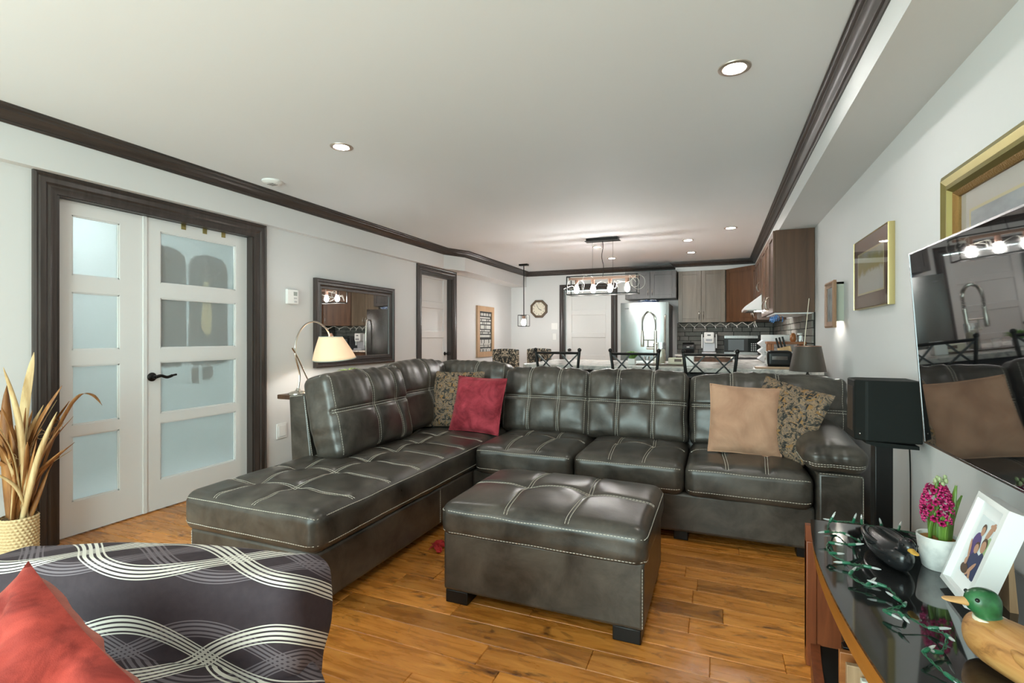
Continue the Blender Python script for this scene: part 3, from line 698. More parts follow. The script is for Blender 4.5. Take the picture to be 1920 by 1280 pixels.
# small plant on the console
def grass_plant(name, label, c, r, h, n, potr, poth, mpot, mleaf=None, seed=1, wd=.012, group=None, sq=False):
    rr = random.Random(seed); t = thing(name, label, 'plant', c, group); c = V(c)
    if sq: MB().box(c.x-potr, c.x+potr, c.y-potr, c.y+potr, c.z, c.z+poth).build('pot', mpot, t, bevel=.004)
    else: MB().lathe([(potr*.75, 0), (potr, poth), (potr*.9, poth), (potr*.85, poth*.9), (.001, poth*.9)], c, 20).build('pot', mpot, t)
    mb = MB()
    for i in range(n):
        a = rr.uniform(0, 2*PI); k = rr.uniform(.2, 1); d = V((math.cos(a), math.sin(a), 0)); s_ = V((-d.y, d.x, 0)); L = h*rr.uniform(.6, 1.1)
        p0 = c+V((0, 0, poth*.9))+d*potr*.5*k; w = wd*rr.uniform(.6, 1.1)
        pts = [p0, p0+d*r*k*.45+V((0, 0, L*.6)), p0+d*r*k+V((0, 0, L*(1.0-.35*k)))]
        mb.add([pts[0]-s_*w*.4, pts[0]+s_*w*.4, pts[1]+s_*w*.5, pts[1]-s_*w*.5, pts[2]+V((0, 0, .0)), pts[1]+V((0, 0, .004))], [(0, 1, 2, 5), (0, 5, 3), (5, 2, 4), (3, 5, 4)])
    mb.build('foliage', mleaf or m_green, t, smooth=60, solid=.0008); return t
grass_plant('potted_plant', 'spiky green plant on the console below the mirror', (-3.10, 3.66, .741), .11, .085, 120, .06, .11, m_whitep, M('lime_leaves', (.26, .46, .05), .5))
# dried leaves in a woven vase
vase = thing('woven_vase', 'woven straw vase standing beside the door casing', 'vase', (-3.36, 1.44, 0))
m_straw = M('woven_straw', (.62, .47, .26), .75); m_straw.bump(m_straw.noise(m_straw.coord(scale=(60, 60, 160)), 1, 2), .4, .006)
prof = []; N = 34
for i in range(N+1): 
    z = .30*i/N; prof += [(.072+.004*abs(math.sin(PI*i/2)) , z)]
def rope(u, v):
    a = 2*PI*u; r = .074+.005*abs(math.sin(v*PI*17))+.0022*math.sin(a*26+math.floor(v*17)*2.6); return (-3.36+r*math.cos(a), 1.44+r*math.sin(a), .27*v)
MB().grid(rope, 156, 102, wrap=True).build('weave', m_straw, vase, smooth=80)
MB().lathe([(.0, .004), (.066, .004), (.066, .26), (.0, .26)], (-3.36, 1.44, 0), 24).build('inner_core', M('vase_inside', (.12, .08, .04), .9), vase)
m_dry = M('dried_leaf', (.4, .2, .06), .6); _n = m_dry.noise(m_dry.coord(scale=(40, 40, 5)), 1, 4); _r = m_dry.rand()
m_dry.set('Base Color', m_dry.mix(_r.gt(.70), m_dry.ramp(_n, [(.3, (.16, .055, .012)), (.7, (.40, .18, .05))]), m_dry.ramp(_n, [(.3, (.42, .26, .10)), (.7, (.68, .52, .28))]))); m_dry.bump(_n, .4, .006)
dry = thing('dried_leaves', 'bunch of dried brown corn leaves standing in the woven vase', 'dried leaves', (-3.36, 1.44, .30))
rr = random.Random(5)
# leaf tips (y, z) seen against the wall, with x spread
tips = [(1.46, 1.12), (1.33, 1.05), (1.40, .95), (1.38, .86), (1.70, .90), (1.66, .84), (1.60, .87), (1.56, .94), (1.53, .80), (1.34, .70), (1.31, .62), (1.37, .60), (1.62, .70), (1.55, .66), (1.50, .72), (1.43, .74), (1.47, .60), (1.58, .55), (1.30, .78), (1.64, .62), (1.49, .93), (1.44, .66)]+[(1.30+.36*k/15, .55+.30*abs(math.sin(k*2.3))) for k in range(16)]
for i, (ty, tz) in enumerate(tips):
    x0 = -3.36+rr.uniform(-.035, .035); y0 = 1.44+rr.uniform(-.04, .04); tx = -3.36+rr.uniform(-.08, .14)
    dy = ty-y0; w = rr.uniform(.014, .028) if i < 22 else rr.uniform(.006, .014); tw = rr.uniform(-1.2, 1.2); a0 = rr.uniform(0, PI)
    mid = V((lerp(x0, tx, .5)+rr.uniform(-.03, .03), y0+dy*.38+rr.uniform(-.02, .02), lerp(.25, tz, .6)))
    P = spline([(x0, y0, .22), mid, (tx, ty, tz)], 8)
    if i in (4, 10): P = P[:-3]+spline([P[-4], P[-3]+V((0, .03, .02)), P[-2]+V((0, .07, -.02)), P[-1]+V((0, .10, -.10))], 4)[1:]
    K = len(P)-1; mb = MB(); vs = []
    for k, p in enumerate(P):
        t_ = k/K; a = a0+tw*t_*2; s_ = V((math.cos(a), math.sin(a), 0)); ww = w*(math.sin(PI*min(1, .18+t_*.85))**.7)+.001; f = V((-s_.y, s_.x, 0))*ww*.45
        vs += [p-s_*ww+f, p, p+s_*ww+f]
    mb.add(vs, [q for k in range(K) for q in ((k*3, k*3+1, k*3+4, k*3+3), (k*3+1, k*3+2, k*3+5, k*3+4))])
    mb.build('leaf', m_dry, dry, smooth=70, solid=.0012)
for i in range(4):
    cy = 1.40+.06*i; MB().tube([V((-3.32, cy+.03*math.cos(k*.7)*(1-k/16), .55+.05*i+.03*math.sin(k*.7)*(1-k/16)+k*.004)) for k in range(14)], .0012, 5).build('tendril', m_dry, dry)
# word sign on the kitchen's left wall, clock and plates on the back wall
sg = thing('word_sign', 'tall oak framed blackboard sign with rows of white lettering', 'sign', (XLK, 7.46, .86))
YA, YZ = 7.30, 7.95
frame_profile(MB(), 'x', XLK, 1, YA, YZ, .865, 1.705, [(0, 0), (0, .03), (.085, .03), (.085, 0)]).build('frame', m_oak, sg)
MB().box(XLK+.004, XLK+.014, YA+.08, YZ-.08, .94, 1.63).build('board', M('chalkboard', (.022, .024, .022), .7), sg)
mb = MB(); rr = random.Random(2); rows = [(1.57, .045), (1.515, .025), (1.475, .03), (1.425, .036), (1.36, .06), (1.30, .026), (1.262, .026), (1.21, .040), (1.12, .06), (1.075, .032), (1.04, .026), (1.0, .012), (.975, .045)]
for z, hh in rows:
    y = YA+.10
    while y < YZ-.12:
        w = rr.uniform(.010, .024); mb.box(XLK+.014, XLK+.0155, y, min(y+w*.62, YZ-.10), z-hh/2+.10-.10, z+hh/2); y += w
        if rr.random() < .16: y += .022
mb.build('lettering', M('chalk_white', (.62, .62, .58), .8), sg, smooth=0)
ck = thing('wall_clock', 'octagonal dark wooden wall clock with a cream dial', 'clock', (-3.05, YB, 1.54)); cc = V((-3.06, YB, 1.715))
def ngon(r, k=8, ph=PI/8): return [(cc.x+r*math.cos(ph+2*PI*i/k), cc.z+r*math.sin(ph+2*PI*i/k)) for i in range(k)]
o8, i8 = ngon(.178), ngon(.128, 8); mb = MB(); n = 8
mb.add([(x, YB-d, z) for d, pts in ((0, o8), (.035, ngon(.172)), (.035, ngon(.135)), (.018, i8)) for x, z in pts], [(q*n+k, q*n+(k+1) % n, (q+1)*n+(k+1) % n, (q+1)*n+k) for q in range(3) for k in range(n)])
mb.build('case', woodmat('clock_wood', (.075, .045, .025), (.13, .085, .05), .4), ck, smooth=0)
MB().lathe([(.001, .0), (.132, .0), (.132, .006), (.001, .006)], cc+V((0, -.016, 0)), 32, (0, -1, 0)).build('dial', M('cream_dial', (.74, .68, .56), .5), ck)
def text_obj(s_, size, mat, parent, mtx, name, ext=.0006):
    cu = bpy.data.curves.new('t', 'FONT'); cu.body = s_; cu.size = size; cu.align_x = 'CENTER'; cu.align_y = 'CENTER'; cu.extrude = ext
    ob = bpy.data.objects.new('t', cu); COL.objects.link(ob); dg = bpy.context.evaluated_depsgraph_get(); me = bpy.data.meshes.new_from_object(ob.evaluated_get(dg))
    vs_ = [mtx@v.co for v in me.vertices]; fs_ = [tuple(p.vertices) for p in me.polygons]; bpy.data.objects.remove(ob); bpy.data.curves.remove(cu)
    mb = MB(); mb.add(vs_, fs_); return mb.build(name, mat, parent, smooth=0)
FX = Matrix(((1,0,0),(0,0,1),(0,1,0))).transposed().to_4x4()  # text plane facing -y
FX = Matrix.Rotation(R(90), 4, 'X')
for k in range(1, 13):
    a = PI/2-2*PI*k/12; text_obj(str(k), .036, m_black, ck, Matrix.Translation(cc+V((.103*math.cos(a), -.023, .103*math.sin(a))))@FX, 'numeral')
for L, k, w in ((.085, 11/12, .007), (.062, 3.92/12, .009)):
    a = PI/2-2*PI*k; MB().bar(cc+V((0, -.024, 0)), cc+V((L*math.cos(a), -.024, L*math.sin(a))), w, .002, (0, 1, 0)).build('hand', m_black, ck)
def plate(name, label, cat, x, z, w, h):
    t = thing(name, label, cat, (x, YB, z-h/2)); MB().box(x-w/2, x+w/2, YB-.008, YB, z-h/2, z+h/2).build('plate', m_whitep, t, bevel=.002)
    MB().box(x-w*.18, x+w*.18, YB-.014, YB-.008, z-h*.25, z+h*.25).build('toggle', m_whitep, t); return t
plate('light_switch', 'white double light switch beside the kitchen door casing', 'switch', -2.76, 1.39, .12, .12)
plate('wall_outlet', 'white wall outlet under the kitchen light switch', 'outlet', -2.76, 1.20, .07, .115)
# ---------------- television ----------------
tv = thing('television', 'large flat television tilted forward on the right wall', 'television', (.74, 1.64, .8))
TR = Matrix.Translation((.675, 1.64, 1.16))@Matrix.Rotation(R(-3.9), 4, 'Y')
hw, hh = .615, .345
MB().box(0, .028, -hw, hw, -hh, hh).xf(TR).build('case', m_black, tv, bevel=.004)
frame_profile(MB(), 'x', 0, -1, -hw, hw, -hh, hh, [(0, 0), (0, .003), (.006, .003), (.006, 0)]).xf(TR).build('bezel', M('dark_chrome', (.30, .30, .31), .25, 1), tv)
MB().box(-.0015, .001, -hw+.006, hw-.006, -hh+.006, hh-.006).xf(TR).build('screen', m_tvs, tv)
MB().box(.028, .055, -.42, .42, -.26, .10).xf(TR).build('rear_housing', m_blackm, tv, bevel=.01)
MB().box(.74, XR-.001, 1.50, 1.78, 1.02, 1.22).build('wall_bracket', m_iron, tv)
# ---------------- media stand ----------------
ms = thing('media_stand', 'bow-fronted media stand with smoked glass top and amber wooden edge', 'stand', (.55, 1.6, 0))
def bow(off, y0=1.08, y1=2.15, n=20): return [(.28+off+.03*((y-1.62)/.45)**2, y) for y in [lerp(y0, y1, i/n) for i in range(n+1)]]
MB().prism(bow(0)+[(.80, 2.15), (.80, 1.08)], .512, .520).build('glass_top', m_bglass, ms, smooth=20)
mb = MB(); a = bow(.006, 1.10, 2.13); b = bow(.036, 1.10, 2.13); n = len(a)
mb.prism(a+b[::-1], .452, .5115).build('front_rail', m_amber, ms, smooth=20)
MB().box(.30, .80, 2.105, 2.13, .06, .5115).build('side_panel', m_redwood, ms)
MB().box(.30, .80, 1.10, 1.125, .06, .5115).build('side_panel', m_redwood, ms)
MB().box(.78, .80, 1.125, 2.105, .06, .5115).build('rear_panel', m_blackm, ms)
for z, k in ((.25, .28), (.06, .02)): MB().prism(bow(k, 1.125, 2.105)+[(.78, 2.105), (.78, 1.125)], z, z+.02).build('shelf', m_blackm, ms)
mb = MB(); a = bow(.0, 1.10, 2.14); b = bow(.03, 1.10, 2.14); mb.prism(a+b[::-1], 0, .085).build('plinth', m_redwood, ms, smooth=20)
MB().box(.30, .335, 2.10, 2.14, 0, .455).build('front_post', m_redwood, ms, bevel=.004)
m_paper = M('paper_white', (.72, .69, .62), .8)
bk = [('black', m_black, .40, .34, .035), ('black', m_black, .39, .30, .03), ('tan', m_orange, .375, .30, .02), ('white', m_paper, .40, .13, .022), ('brown', m_oak, .38, .30, .018), ('cream', m_paper, .41, .14, .02)]
yy = 1.90
for i, (cn, mt, x0, hh_, t_) in enumerate(bk):
    b = thing('book', ['black binder', 'thinner black binder', 'orange brown folder', 'white paper album', 'oak brown album', 'cream paper album'][i]+' standing on the lower shelf of the media stand', 'book', (x0, yy, .08))
    h_ = min(hh_, .16); x0 -= .03
    MB().box(x0, x0+.22, yy-t_, yy, .081, .081+h_).build('cover', mt, b, bevel=.002); MB().box(x0+.004, x0+.222, yy-t_+.003, yy-.003, .084, .078+h_).build('pages', m_paper, b); yy -= t_+.012
rec = thing('media_player', 'black media player inside the media stand', 'player', (.55, 1.5, .27))
MB().box(.58, .76, 1.30, 1.70, .271, .33).build('case', m_black, rec, bevel=.003); MB().box(.577, .58, 1.34, 1.44, .29, .31).build('display', m_dsteel, rec)
# ---------------- speaker on stand ----------------
sp = thing('loudspeaker', 'black loudspeaker with chamfered front edge on a pole stand', 'speaker', (.68, 2.70, .73))
MB().prism([(.600, 2.60), (.800, 2.60), (.800, 2.80), (.600, 2.80), (.562, 2.765), (.562, 2.635)], .745, 1.010).build('cabinet', m_blackm, sp, smooth=0, bevel=.006)
MB().prism([(.60, .745), (.79, .735), (.79, .72), (.64, .722), (.60, .735)], 2.61, 2.79, 'y').build('foot_plate', m_blackm, sp)
MB().box(.5595, .562, 2.65, 2.75, .78, .98).build('grille', m_black, sp)
MB().lathe([(.004, 0), (.004, .003), (.001, .004)], (.5800, 2.6165, .775), 10, (-.68, -.73, 0)).build('badge', m_chrome, sp)
ss = thing('speaker_stand', 'black square pole stand under the loudspeaker', 'stand', (.68, 2.70, 0))
MB().box(.645, .712, 2.66, 2.73, .02, .721).build('pole', m_black, ss, bevel=.004); MB().box(.56, .80, 2.58, 2.82, 0, .02).build('base', m_black, ss, bevel=.004)
cb = tag(MB().tube(spline([(.79, 2.81, .78), (.815, 2.82, .70), (.82, 2.82, .4), (.822, 2.84, .05)], 6), .003, 6).build('speaker_cable', m_black, loc=(.82, 2.82, .05)), 'thin black cable hanging behind the loudspeaker', 'cable')
# ---------------- framed pictures on the right wall ----------------
def picture(name, label, y0, y1, z0, z1, fr, wd, proud, mat_col, img, mw, liner=None, deep=0):
    t = thing(name, label, 'picture', (XR, (y0+y1)/2, z0)); X = XR-.001
    frame_profile(MB(), 'x', X, -1, y0, y1, z0, z1, [(0, 0), (0, proud*.8), (wd*.25, proud), (wd*.55, proud*.8), (wd*.8, proud*.9), (wd, proud*.5), (wd, 0)]).build('frame', fr, t, smooth=30)
    i = wd; X -= deep
    if liner: frame_profile(MB(), 'x', X, -1, y0+wd, y1-wd, z0+wd, z1-wd, [(0, 0), (0, proud*.62), (.010, proud*.5), (.018, proud*.35), (.018, 0)]).build('liner', liner, t); i += .016
    MB().box(X-.006, X, y0+i-.002, y1-i+.002, z0+i-.002, z1-i+.002).build('mat_board', mat_col, t)
    a = i+mw; frame_profile(MB(), 'x', X-.006, -1, y0+a-.008, y1-a+.008, z0+a-.008, z1-a+.008, [(0, 0), (0, .0015), (.010, .001), (.010, 0)]).build('mat_bevel', M('pale_gold_bevel', (.75, .66, .38), .4, .3), t)
    MB().box(X-.0068, X-.006, y0+a, y1-a, z0+a, z1-a).build('print', img, t)
    MB().box(X-.0115, X-.0095, y0+i-.001, y1-i+.001, z0+i-.001, z1-i+.001).build('glazing', m_pglass, t)
    return t
m_pglass = M('picture_glass', (1, 1, 1), .02, Transmission_Weight=1.0, IOR=1.28)
m_im1 = M('misty_blue_print', (.4, .45, .5), .6); _n = m_im1.noise(m_im1.coord(scale=(1, 1, 3)), 5, 5); m_im1.set('Base Color', m_im1.ramp(_n, [(.3, (.30, .33, .38)), (.55, (.50, .53, .56)), (.7, (.66, .66, .62))]))
m_im2 = M('snowy_meadow_print', (.5, .5, .4), .6); _x, _y, _z = m_im2.xyz(m_im2.coord()); _n = m_im2.noise(m_im2.coord(), 14, 5)
m_im2.set('Base Color', m_im2.ramp((_z-.11)*3.6+(_n-.5)*.35, [(0, (.66, .66, .64)), (.30, (.74, .72, .66)), (.42, (.46, .36, .10)), (.62, (.42, .38, .16)), (.8, (.60, .60, .56))]))
m_im3 = M('dark_landscape_print', (.1, .12, .12), .5); _n = m_im3.noise(m_im3.coord(), 12, 4); m_im3.set('Base Color', m_im3.ramp(_n, [(.3, (.05, .06, .06)), (.7, (.25, .27, .26))]))
picture('framed_picture', 'large gold framed misty blue print above the television', 1.55, 2.40, 1.30, 1.805, m_gold, .075, .045, M('cream_mat', (.72, .66, .60), .8), m_im1, .075, m_gold2)
picture('framed_picture', 'thin brass framed snowy meadow print with a brown mat', 3.07, 3.76, 1.365, 1.785, M('thin_brass', (.50, .41, .19), .3, 1), .007, .030, M('brown_mat', (.19, .115, .085), .8), m_im2, .085, deep=.017)
# framed wall lamp shining down the wall
wl = thing('wall_lamp', 'wooden framed box wall lamp washing light down the wall', 'wall lamp', (XR, 4.27, 1.28))
MB().box(.775, XR, 4.18, 4.20, 1.31, 1.59).box(.775, XR, 4.40, 4.42, 1.31, 1.59).box(.775, .78, 4.2, 4.4, 1.31, 1.59).box(.775, XR, 4.18, 4.42, 1.575, 1.59).build('box', M('sage_enamel', (.42, .44, .36), .5), wl)
frame_profile(MB(), 'x', .774, -1, 4.12, 4.42, 1.265, 1.60, [(0, 0), (0, .018), (.012, .024), (.03, .016), (.045, .014), (.045, 0)]).build('frame', woodmat('brown_picture_wood', (.20, .10, .05), (.34, .19, .10), .4), wl, smooth=25)
MB().box(.764, .770, 4.15, 4.39, 1.295, 1.57).build('print', m_im3, wl)
MB().lathe([(.001, 0), (.026, 0), (.022, .04), (.001, .045)], (.803, 4.30, 1.36), 14).build('bulb', m_bulb, wl)
# ---------------- things on the media stand ----------------
ZT = .5205
hy = thing('hyacinth', 'magenta hyacinth in a whitewashed pot on the media stand', 'flower', (.60, 1.84, ZT))
m_potw = M('whitewashed_pot', (.70, .69, .66), .7); _n = m_potw.noise(m_potw.coord(), 24, 4); m_potw.set('Base Color', m_potw.ramp(_n, [(.35, (.55, .55, .53)), (.6, (.76, .75, .72))]))
MB().lathe([(.033, 0), (.037, .004), (.045, .04), (.051, .092), (.050, .096), (.046, .095), (.043, .084), (.001, .084)], (.60, 1.84, ZT), 36).build('pot', m_potw, hy)
MB().lathe([(.001, .0845), (.043, .0845), (.043, .086), (.001, .090)], (.60, 1.84, ZT), 24).build('soil', M('orange_moss', (.28, .13, .03), .9), hy)
m_leafg = M('hyacinth_leaf', (.09, .20, .025), .4); m_leafg.set('Base Color', m_leafg.ramp(m_leafg.noise(m_leafg.coord(scale=(90, 90, 6)), 1, 3), [(.3, (.06, .15, .015)), (.7, (.17, .29, .05))]))
for (dx, dy, L, out, a, w) in ((-.020, -.012, .105, -.018, 2.6, .014), (.016, -.018, .100, .014, -.9, .015), (-.004, .018, .11, -.004, 1.2, .014), (.026, .004, .165, .020, 0.2, .015), (.030, .015, .130, .045, .5, .009), (.004, -.022, .085, .002, -1.5, .012)):
    mb = MB(); vs = []; K = 8; s_ = V((-math.sin(a), math.cos(a), 0)); f = V((math.cos(a), math.sin(a), 0))
    for k in range(K+1):
        t_ = k/K; p = V((.60+dx, 1.84+dy, ZT+.08+L*t_))+f*(out*t_*t_); ww = w*(math.sin(PI*(.22+.74*t_))**.7)
        vs += [p-s_*ww+f*ww*.25, p-f*.002, p+s_*ww+f*ww*.25]
    mb.add(vs, [q for k in range(K) for q in ((k*3, k*3+1, k*3+4, k*3+3), (k*3+1, k*3+2, k*3+5, k*3+4))]); mb.build('leaf', m_leafg, hy, smooth=70, solid=.002)
MB().tube([(.60, 1.84, ZT+.08), (.599, 1.84, ZT+.16), (.598, 1.84, ZT+.26)], .005, 8).build('stem', m_leafg, hy)
m_mag = M('magenta_petal', (.42, .008, .10), .45); m_mag.set('Base Color', m_mag.ramp(m_mag.noise(m_mag.coord(), 45, 3), [(.3, (.28, .004, .05)), (.7, (.60, .03, .20))]))
rr = random.Random(9)
for i in range(46):
    z = ZT+.135+.105*(i/45); a = i*2.399; r = .030*math.sin(PI*(.30+.55*i/45))+.006; c = V((.598+r*math.cos(a), 1.84+r*math.sin(a), z)); o = V((math.cos(a), math.sin(a), rr.uniform(-.2, .35))).normalized()
    s1 = o.orthogonal().normalized(); s2 = o.cross(s1); mb = MB()
    for k in range(6):
        b = 2*PI*k/6+rr.uniform(-.2, .2); d = s1*math.cos(b)+s2*math.sin(b); n_ = o.cross(d); L = rr.uniform(.011, .015)
        mb.add([c-o*.006, c+d*L*.55-n_*.004+o*.003, c+d*L*.55+n_*.004+o*.003, c+d*L-o*.002+o*rr.uniform(-.004, .004), c+d*L*.55+o*.0045], [(0, 1, 4), (0, 4, 2), (1, 3, 4), (4, 3, 2)])
    mb.build('floret', m_mag, hy, smooth=70, solid=.0008)
for i in range(9):
    a = i*2.4; c = V((.606+.013*math.cos(a), 1.838+.013*math.sin(a), ZT+.245+.022*(i/8))); MB().sphere(c, (.0055, .0055, .008), 8, 6).build('bud', M('green_bud', (.30, .36, .18), .5) if i == 0 else bpy_bud, hy) if i else None
    if i == 0: bpy_bud = M('green_bud', (.30, .36, .18), .5)
# leaning photo frame
pf = thing('photo_frame', 'white deep photo frame with a family snapshot leaning on the media stand', 'photo frame', (.57, 1.64, ZT))
PF = Matrix.Translation((.565, 1.645, ZT+.016))@Matrix.Rotation(R(-3), 4, 'Z')@Matrix.Rotation(R(18.5), 4, 'Y')
fw, fh = .088, .262
frame_profile(MB(), 'x', 0, 1, -fw, fw, 0, fh, [(0, .045), (0, 0), (.014, -.002), (.016, .016), (.016, .045)]).xf(PF).build('frame', m_white, pf, smooth=25)
MB().box(.014, .020, -fw+.01, fw-.01, .01, fh-.01).xf(PF).build('mat_board', M('white_mat', (.82, .82, .82), .8), pf)
MB().box(.040, .045, -fw+.004, fw-.004, .004, fh-.004).xf(PF).build('backing', m_oak, pf)
MB().prism([(.045, .20), (.045, .18), (.118, -.02), (.138, -.02)], -.03, .03, 'y').xf(PF).build('easel_back', m_oak, pf)
MB().box(.0128, .014, -.047, .047, .052, .212).xf(PF).build('print', M('snapshot_sky', (.70, .76, .78), .5), pf)
m_sk = M('snapshot_skin', (.50, .28, .18), .6); m_pu = M('snapshot_purple', (.10, .06, .20), .6); m_na = M('snapshot_navy', (.035, .045, .11), .6); m_ha = M('snapshot_hair', (.09, .05, .03), .6); m_gr = M('snapshot_leaves', (.36, .50, .25), .6)
def blot(mt, y, z, ry, rz, k, rot=0):
    # y is measured towards the viewer's left (+y) in the frame
    mb = MB(); x = .0127-.00012*k; n = 16
    vs = [(x, y+ry*math.cos(2*PI*i/n)*math.cos(rot)-rz*math.sin(2*PI*i/n)*math.sin(rot), z+ry*math.cos(2*PI*i/n)*math.sin(rot)+rz*math.sin(2*PI*i/n)*math.cos(rot)) for i in range(n)]
    vs = [(a_, max(-.0465, min(.0465, b_)), max(.0525, min(.2115, c_))) for a_, b_, c_ in vs]
    mb.add(vs, [tuple(range(n))]); mb.xf(PF).build('print_patch', mt, pf, smooth=0)
for q in ((m_gr, -.034, .14, .013, .035, 1), (m_sk, -.022, .186, .009, .03, 1.5, .35), (m_sk, -.03, .2, .018, .007, 1.7), (m_pu, .02, .135, .022, .034, 2), (m_na, -.004, .085, .030, .036, 3), (m_na, -.03, .09, .018, .04, 3.5), (m_ha, .010, .182, .011, .014, 4), (m_sk, .010, .176, .009, .013, 5), (m_ha, -.021, .150, .014, .017, 5.5), (m_sk, -.021, .143, .012, .016, 6), (m_ha, .006, .134, .012, .013, 6.5), (m_sk, .006, .128, .011, .013, 7), (m_sk, .034, .115, .006, .03, 7.5, -.4), (m_sk, -.008, .075, .006, .028, 8, .6), (m_ha, .022, .066, .02, .014, 8.5), (m_sk, .028, .085, .008, .010, 9), (m_sk, -.012, .06, .006, .02, 9.5, -.4)): blot(*q)
# duck decoys
def decoy(name, label, mats, L, body_w, body_h, headpos, pose, seed=0):
    # built facing +x at the origin, bill towards +x
    t = thing(name, label, 'decoy')
    mbody, mhead, mbill, mtail = mats
    secs = []
    for u, w, zc, h in ((-.55, .10, .52, .10), (-.50, .30, .50, .20), (-.40, .62, .46, .40), (-.25, .88, .46, .46), (-.05, 1.0, .48, .48), (.15, .98, .50, .50), (.30, .84, .50, .50), (.40, .60, .50, .46), (.46, .34, .52, .34), (.485, .12, .54, .14)):
        secs.append(((u*L, 0, zc*body_h), (0, w*body_w/2, 0), (0, 0, h*body_h)))
    b = MB().loft(secs, 28).build('body', mbody, t, smooth=60, subsurf=1)
    for sgn in (-1, 1):
        MB().loft([((u*L, sgn*body_w*(.40*w+.06), body_h*(.66+.10*(u < -.3))), (0, .012, 0), (0, .004*sgn, body_h*.22*w)) for u, w in ((-.50, .15), (-.38, .6), (-.15, 1), (.08, .9), (.22, .25))], 14).build('wing', mtail, b, smooth=60, subsurf=1)
    hx, hy_, hz, yaw, hr = headpos
    d = V((math.cos(yaw), math.sin(yaw), 0)); s_ = V((-d.y, d.x, 0)); p0 = V((.33*L, 0, body_h*.80)); p1 = V((hx, hy_, hz))
    hs = [(p0, s_*hr*.95, d*hr*.95), (p0.lerp(p1, .45)+V((0, 0, 0)), s_*hr*.72, d*hr*.75), (p1-V((0, 0, hr*.7))-d*hr*.15, s_*hr*.82, d*hr*.95), (p1-d*hr*.05, s_*hr*.90, d*hr*1.15), (p1+V((0, 0, hr*.55))-d*hr*.1, s_*hr*.75, d*hr*.95), (p1+V((0, 0, hr*.9))-d*hr*.15, s_*hr*.35, d*hr*.45)]
    h_ = MB().loft(hs, 20).build('head', mhead, t, smooth=60, subsurf=1)
    q = p1+d*hr*.8+V((0, 0, -hr*.15))
    MB().loft([(q-d*hr*.3, s_*hr*.42, V((0, 0, hr*.38))), (q+d*hr*.35, s_*hr*.36, V((0, 0, hr*.24))), (q+d*hr*.95, s_*hr*.44, V((0, 0, hr*.14))), (q+d*hr*1.35, s_*hr*.34, V((0, 0, hr*.09))), (q+d*hr*1.5, s_*hr*.1, V((0, 0, hr*.04)))], 14).build('bill', mbill, h_, smooth=60, subsurf=1)
    for sgn in (-1, 1): MB().sphere(p1+d*hr*.55+s_*sgn*hr*.72+V((0, 0, hr*.3)), hr*.14, 8, 6).build('eye', m_black, h_)
    return t
m_bdk = M('black_lacquer', (.010, .011, .012), .22); m_ydb = M('yellow_bill', (.62, .36, .06), .4)
dk = decoy('duck_decoy', 'glossy black duck decoy with a yellow bill on the media stand', (m_bdk, m_bdk, m_ydb, m_bdk), .25, .098, .076, (.128, 0, .090, 0, .024), None)
place(dk, (.482, 1.855, ZT), R(-84))
m_dwood = M('carved_pale_wood', (.55, .28, .09), .45); _n = m_dwood.noise(m_dwood.coord(scale=(5, 30, 30)), 1.4, 5, .6, 1); m_dwood.set('Base Color', m_dwood.ramp(_n, [(.28, (.17, .07, .02)), (.45, (.42, .19, .055)), (.75, (.58, .32, .11))])); m_dwood.bump(_n, .3, .004)
m_mallard = M('mallard_green', (.012, .09, .03), .3); m_mallard.set('Base Color', m_mallard.ramp(m_mallard.noise(m_mallard.coord(), 30, 3), [(.3, (.006, .04, .014)), (.7, (.03, .15, .05))]))
m_pbill = M('peach_bill', (.58, .33, .13), .45)
dk2 = decoy('duck_decoy', 'carved wooden mallard decoy with a green head on the media stand', (m_dwood, m_mallard, m_pbill, m_dwood), .34, .15, .098, (.125, .012, .122, R(62), .030), None)
MB().loft([((.112, 0, .078), (0, .0335, 0), (.0335, 0, 0)), ((.112, .001, .084), (0, .0325, 0), (.0325, 0, 0)), ((.113, .002, .092), (0, .0295, 0), (.0295, 0, 0))], 20).build('neck_ring', M('ivory_paint', (.74, .68, .52), .5), dk2)
place(dk2, (.592, 1.255, ZT), R(122))
# green christmas light string
m_wire = M('green_wire', (.012, .075, .035), .4); m_sock = M('green_socket', (.015, .12, .06), .35); m_mini = M('clear_mini_bulb', (.85, .87, .85), .12, Transmission_Weight=.6, IOR=1.4)
xs = thing('string_lights', 'green christmas light string with clear bulbs draped over the media stand', 'string lights', (.4, 1.7, ZT))
wp = [(.64, 2.10, .526), (.58, 2.115, .530), (.52, 2.06, .548), (.47, 2.10, .540), (.43, 2.03, .565), (.39, 2.08, .545), (.36, 2.02, .56), (.345, 1.95, .55), (.375, 1.90, .568), (.42, 1.90, .545), (.38, 1.85, .55), (.325, 1.83, .556), (.315, 1.77, .545), (.36, 1.74, .535), (.385, 1.70, .548), (.34, 1.645, .54), (.372, 1.61, .532), (.412, 1.60, .540), (.43, 1.55, .530), (.42, 1.49, .546), (.375, 1.47, .535), (.40, 1.45, .545), (.45, 1.43, .530), (.465, 1.38, .545), (.44, 1.33, .530), (.40, 1.30, .540), (.42, 1.25, .530), (.44, 1.19, .54), (.41, 1.14, .53)]
cv = spline(wp, 10); mb = MB()
mb.tube([p+V((.0022*math.cos(i*1.1), .0022*math.sin(i*1.1), .0015*math.sin(i*1.1))) for i, p in enumerate(cv)], .0014, 5); mb.tube([p-V((.0022*math.cos(i*1.1), .0022*math.sin(i*1.1), .0015*math.sin(i*1.1))) for i, p in enumerate(cv)], .0014, 5)
mb.build('wire', m_wire, xs)
rr = random.Random(21)
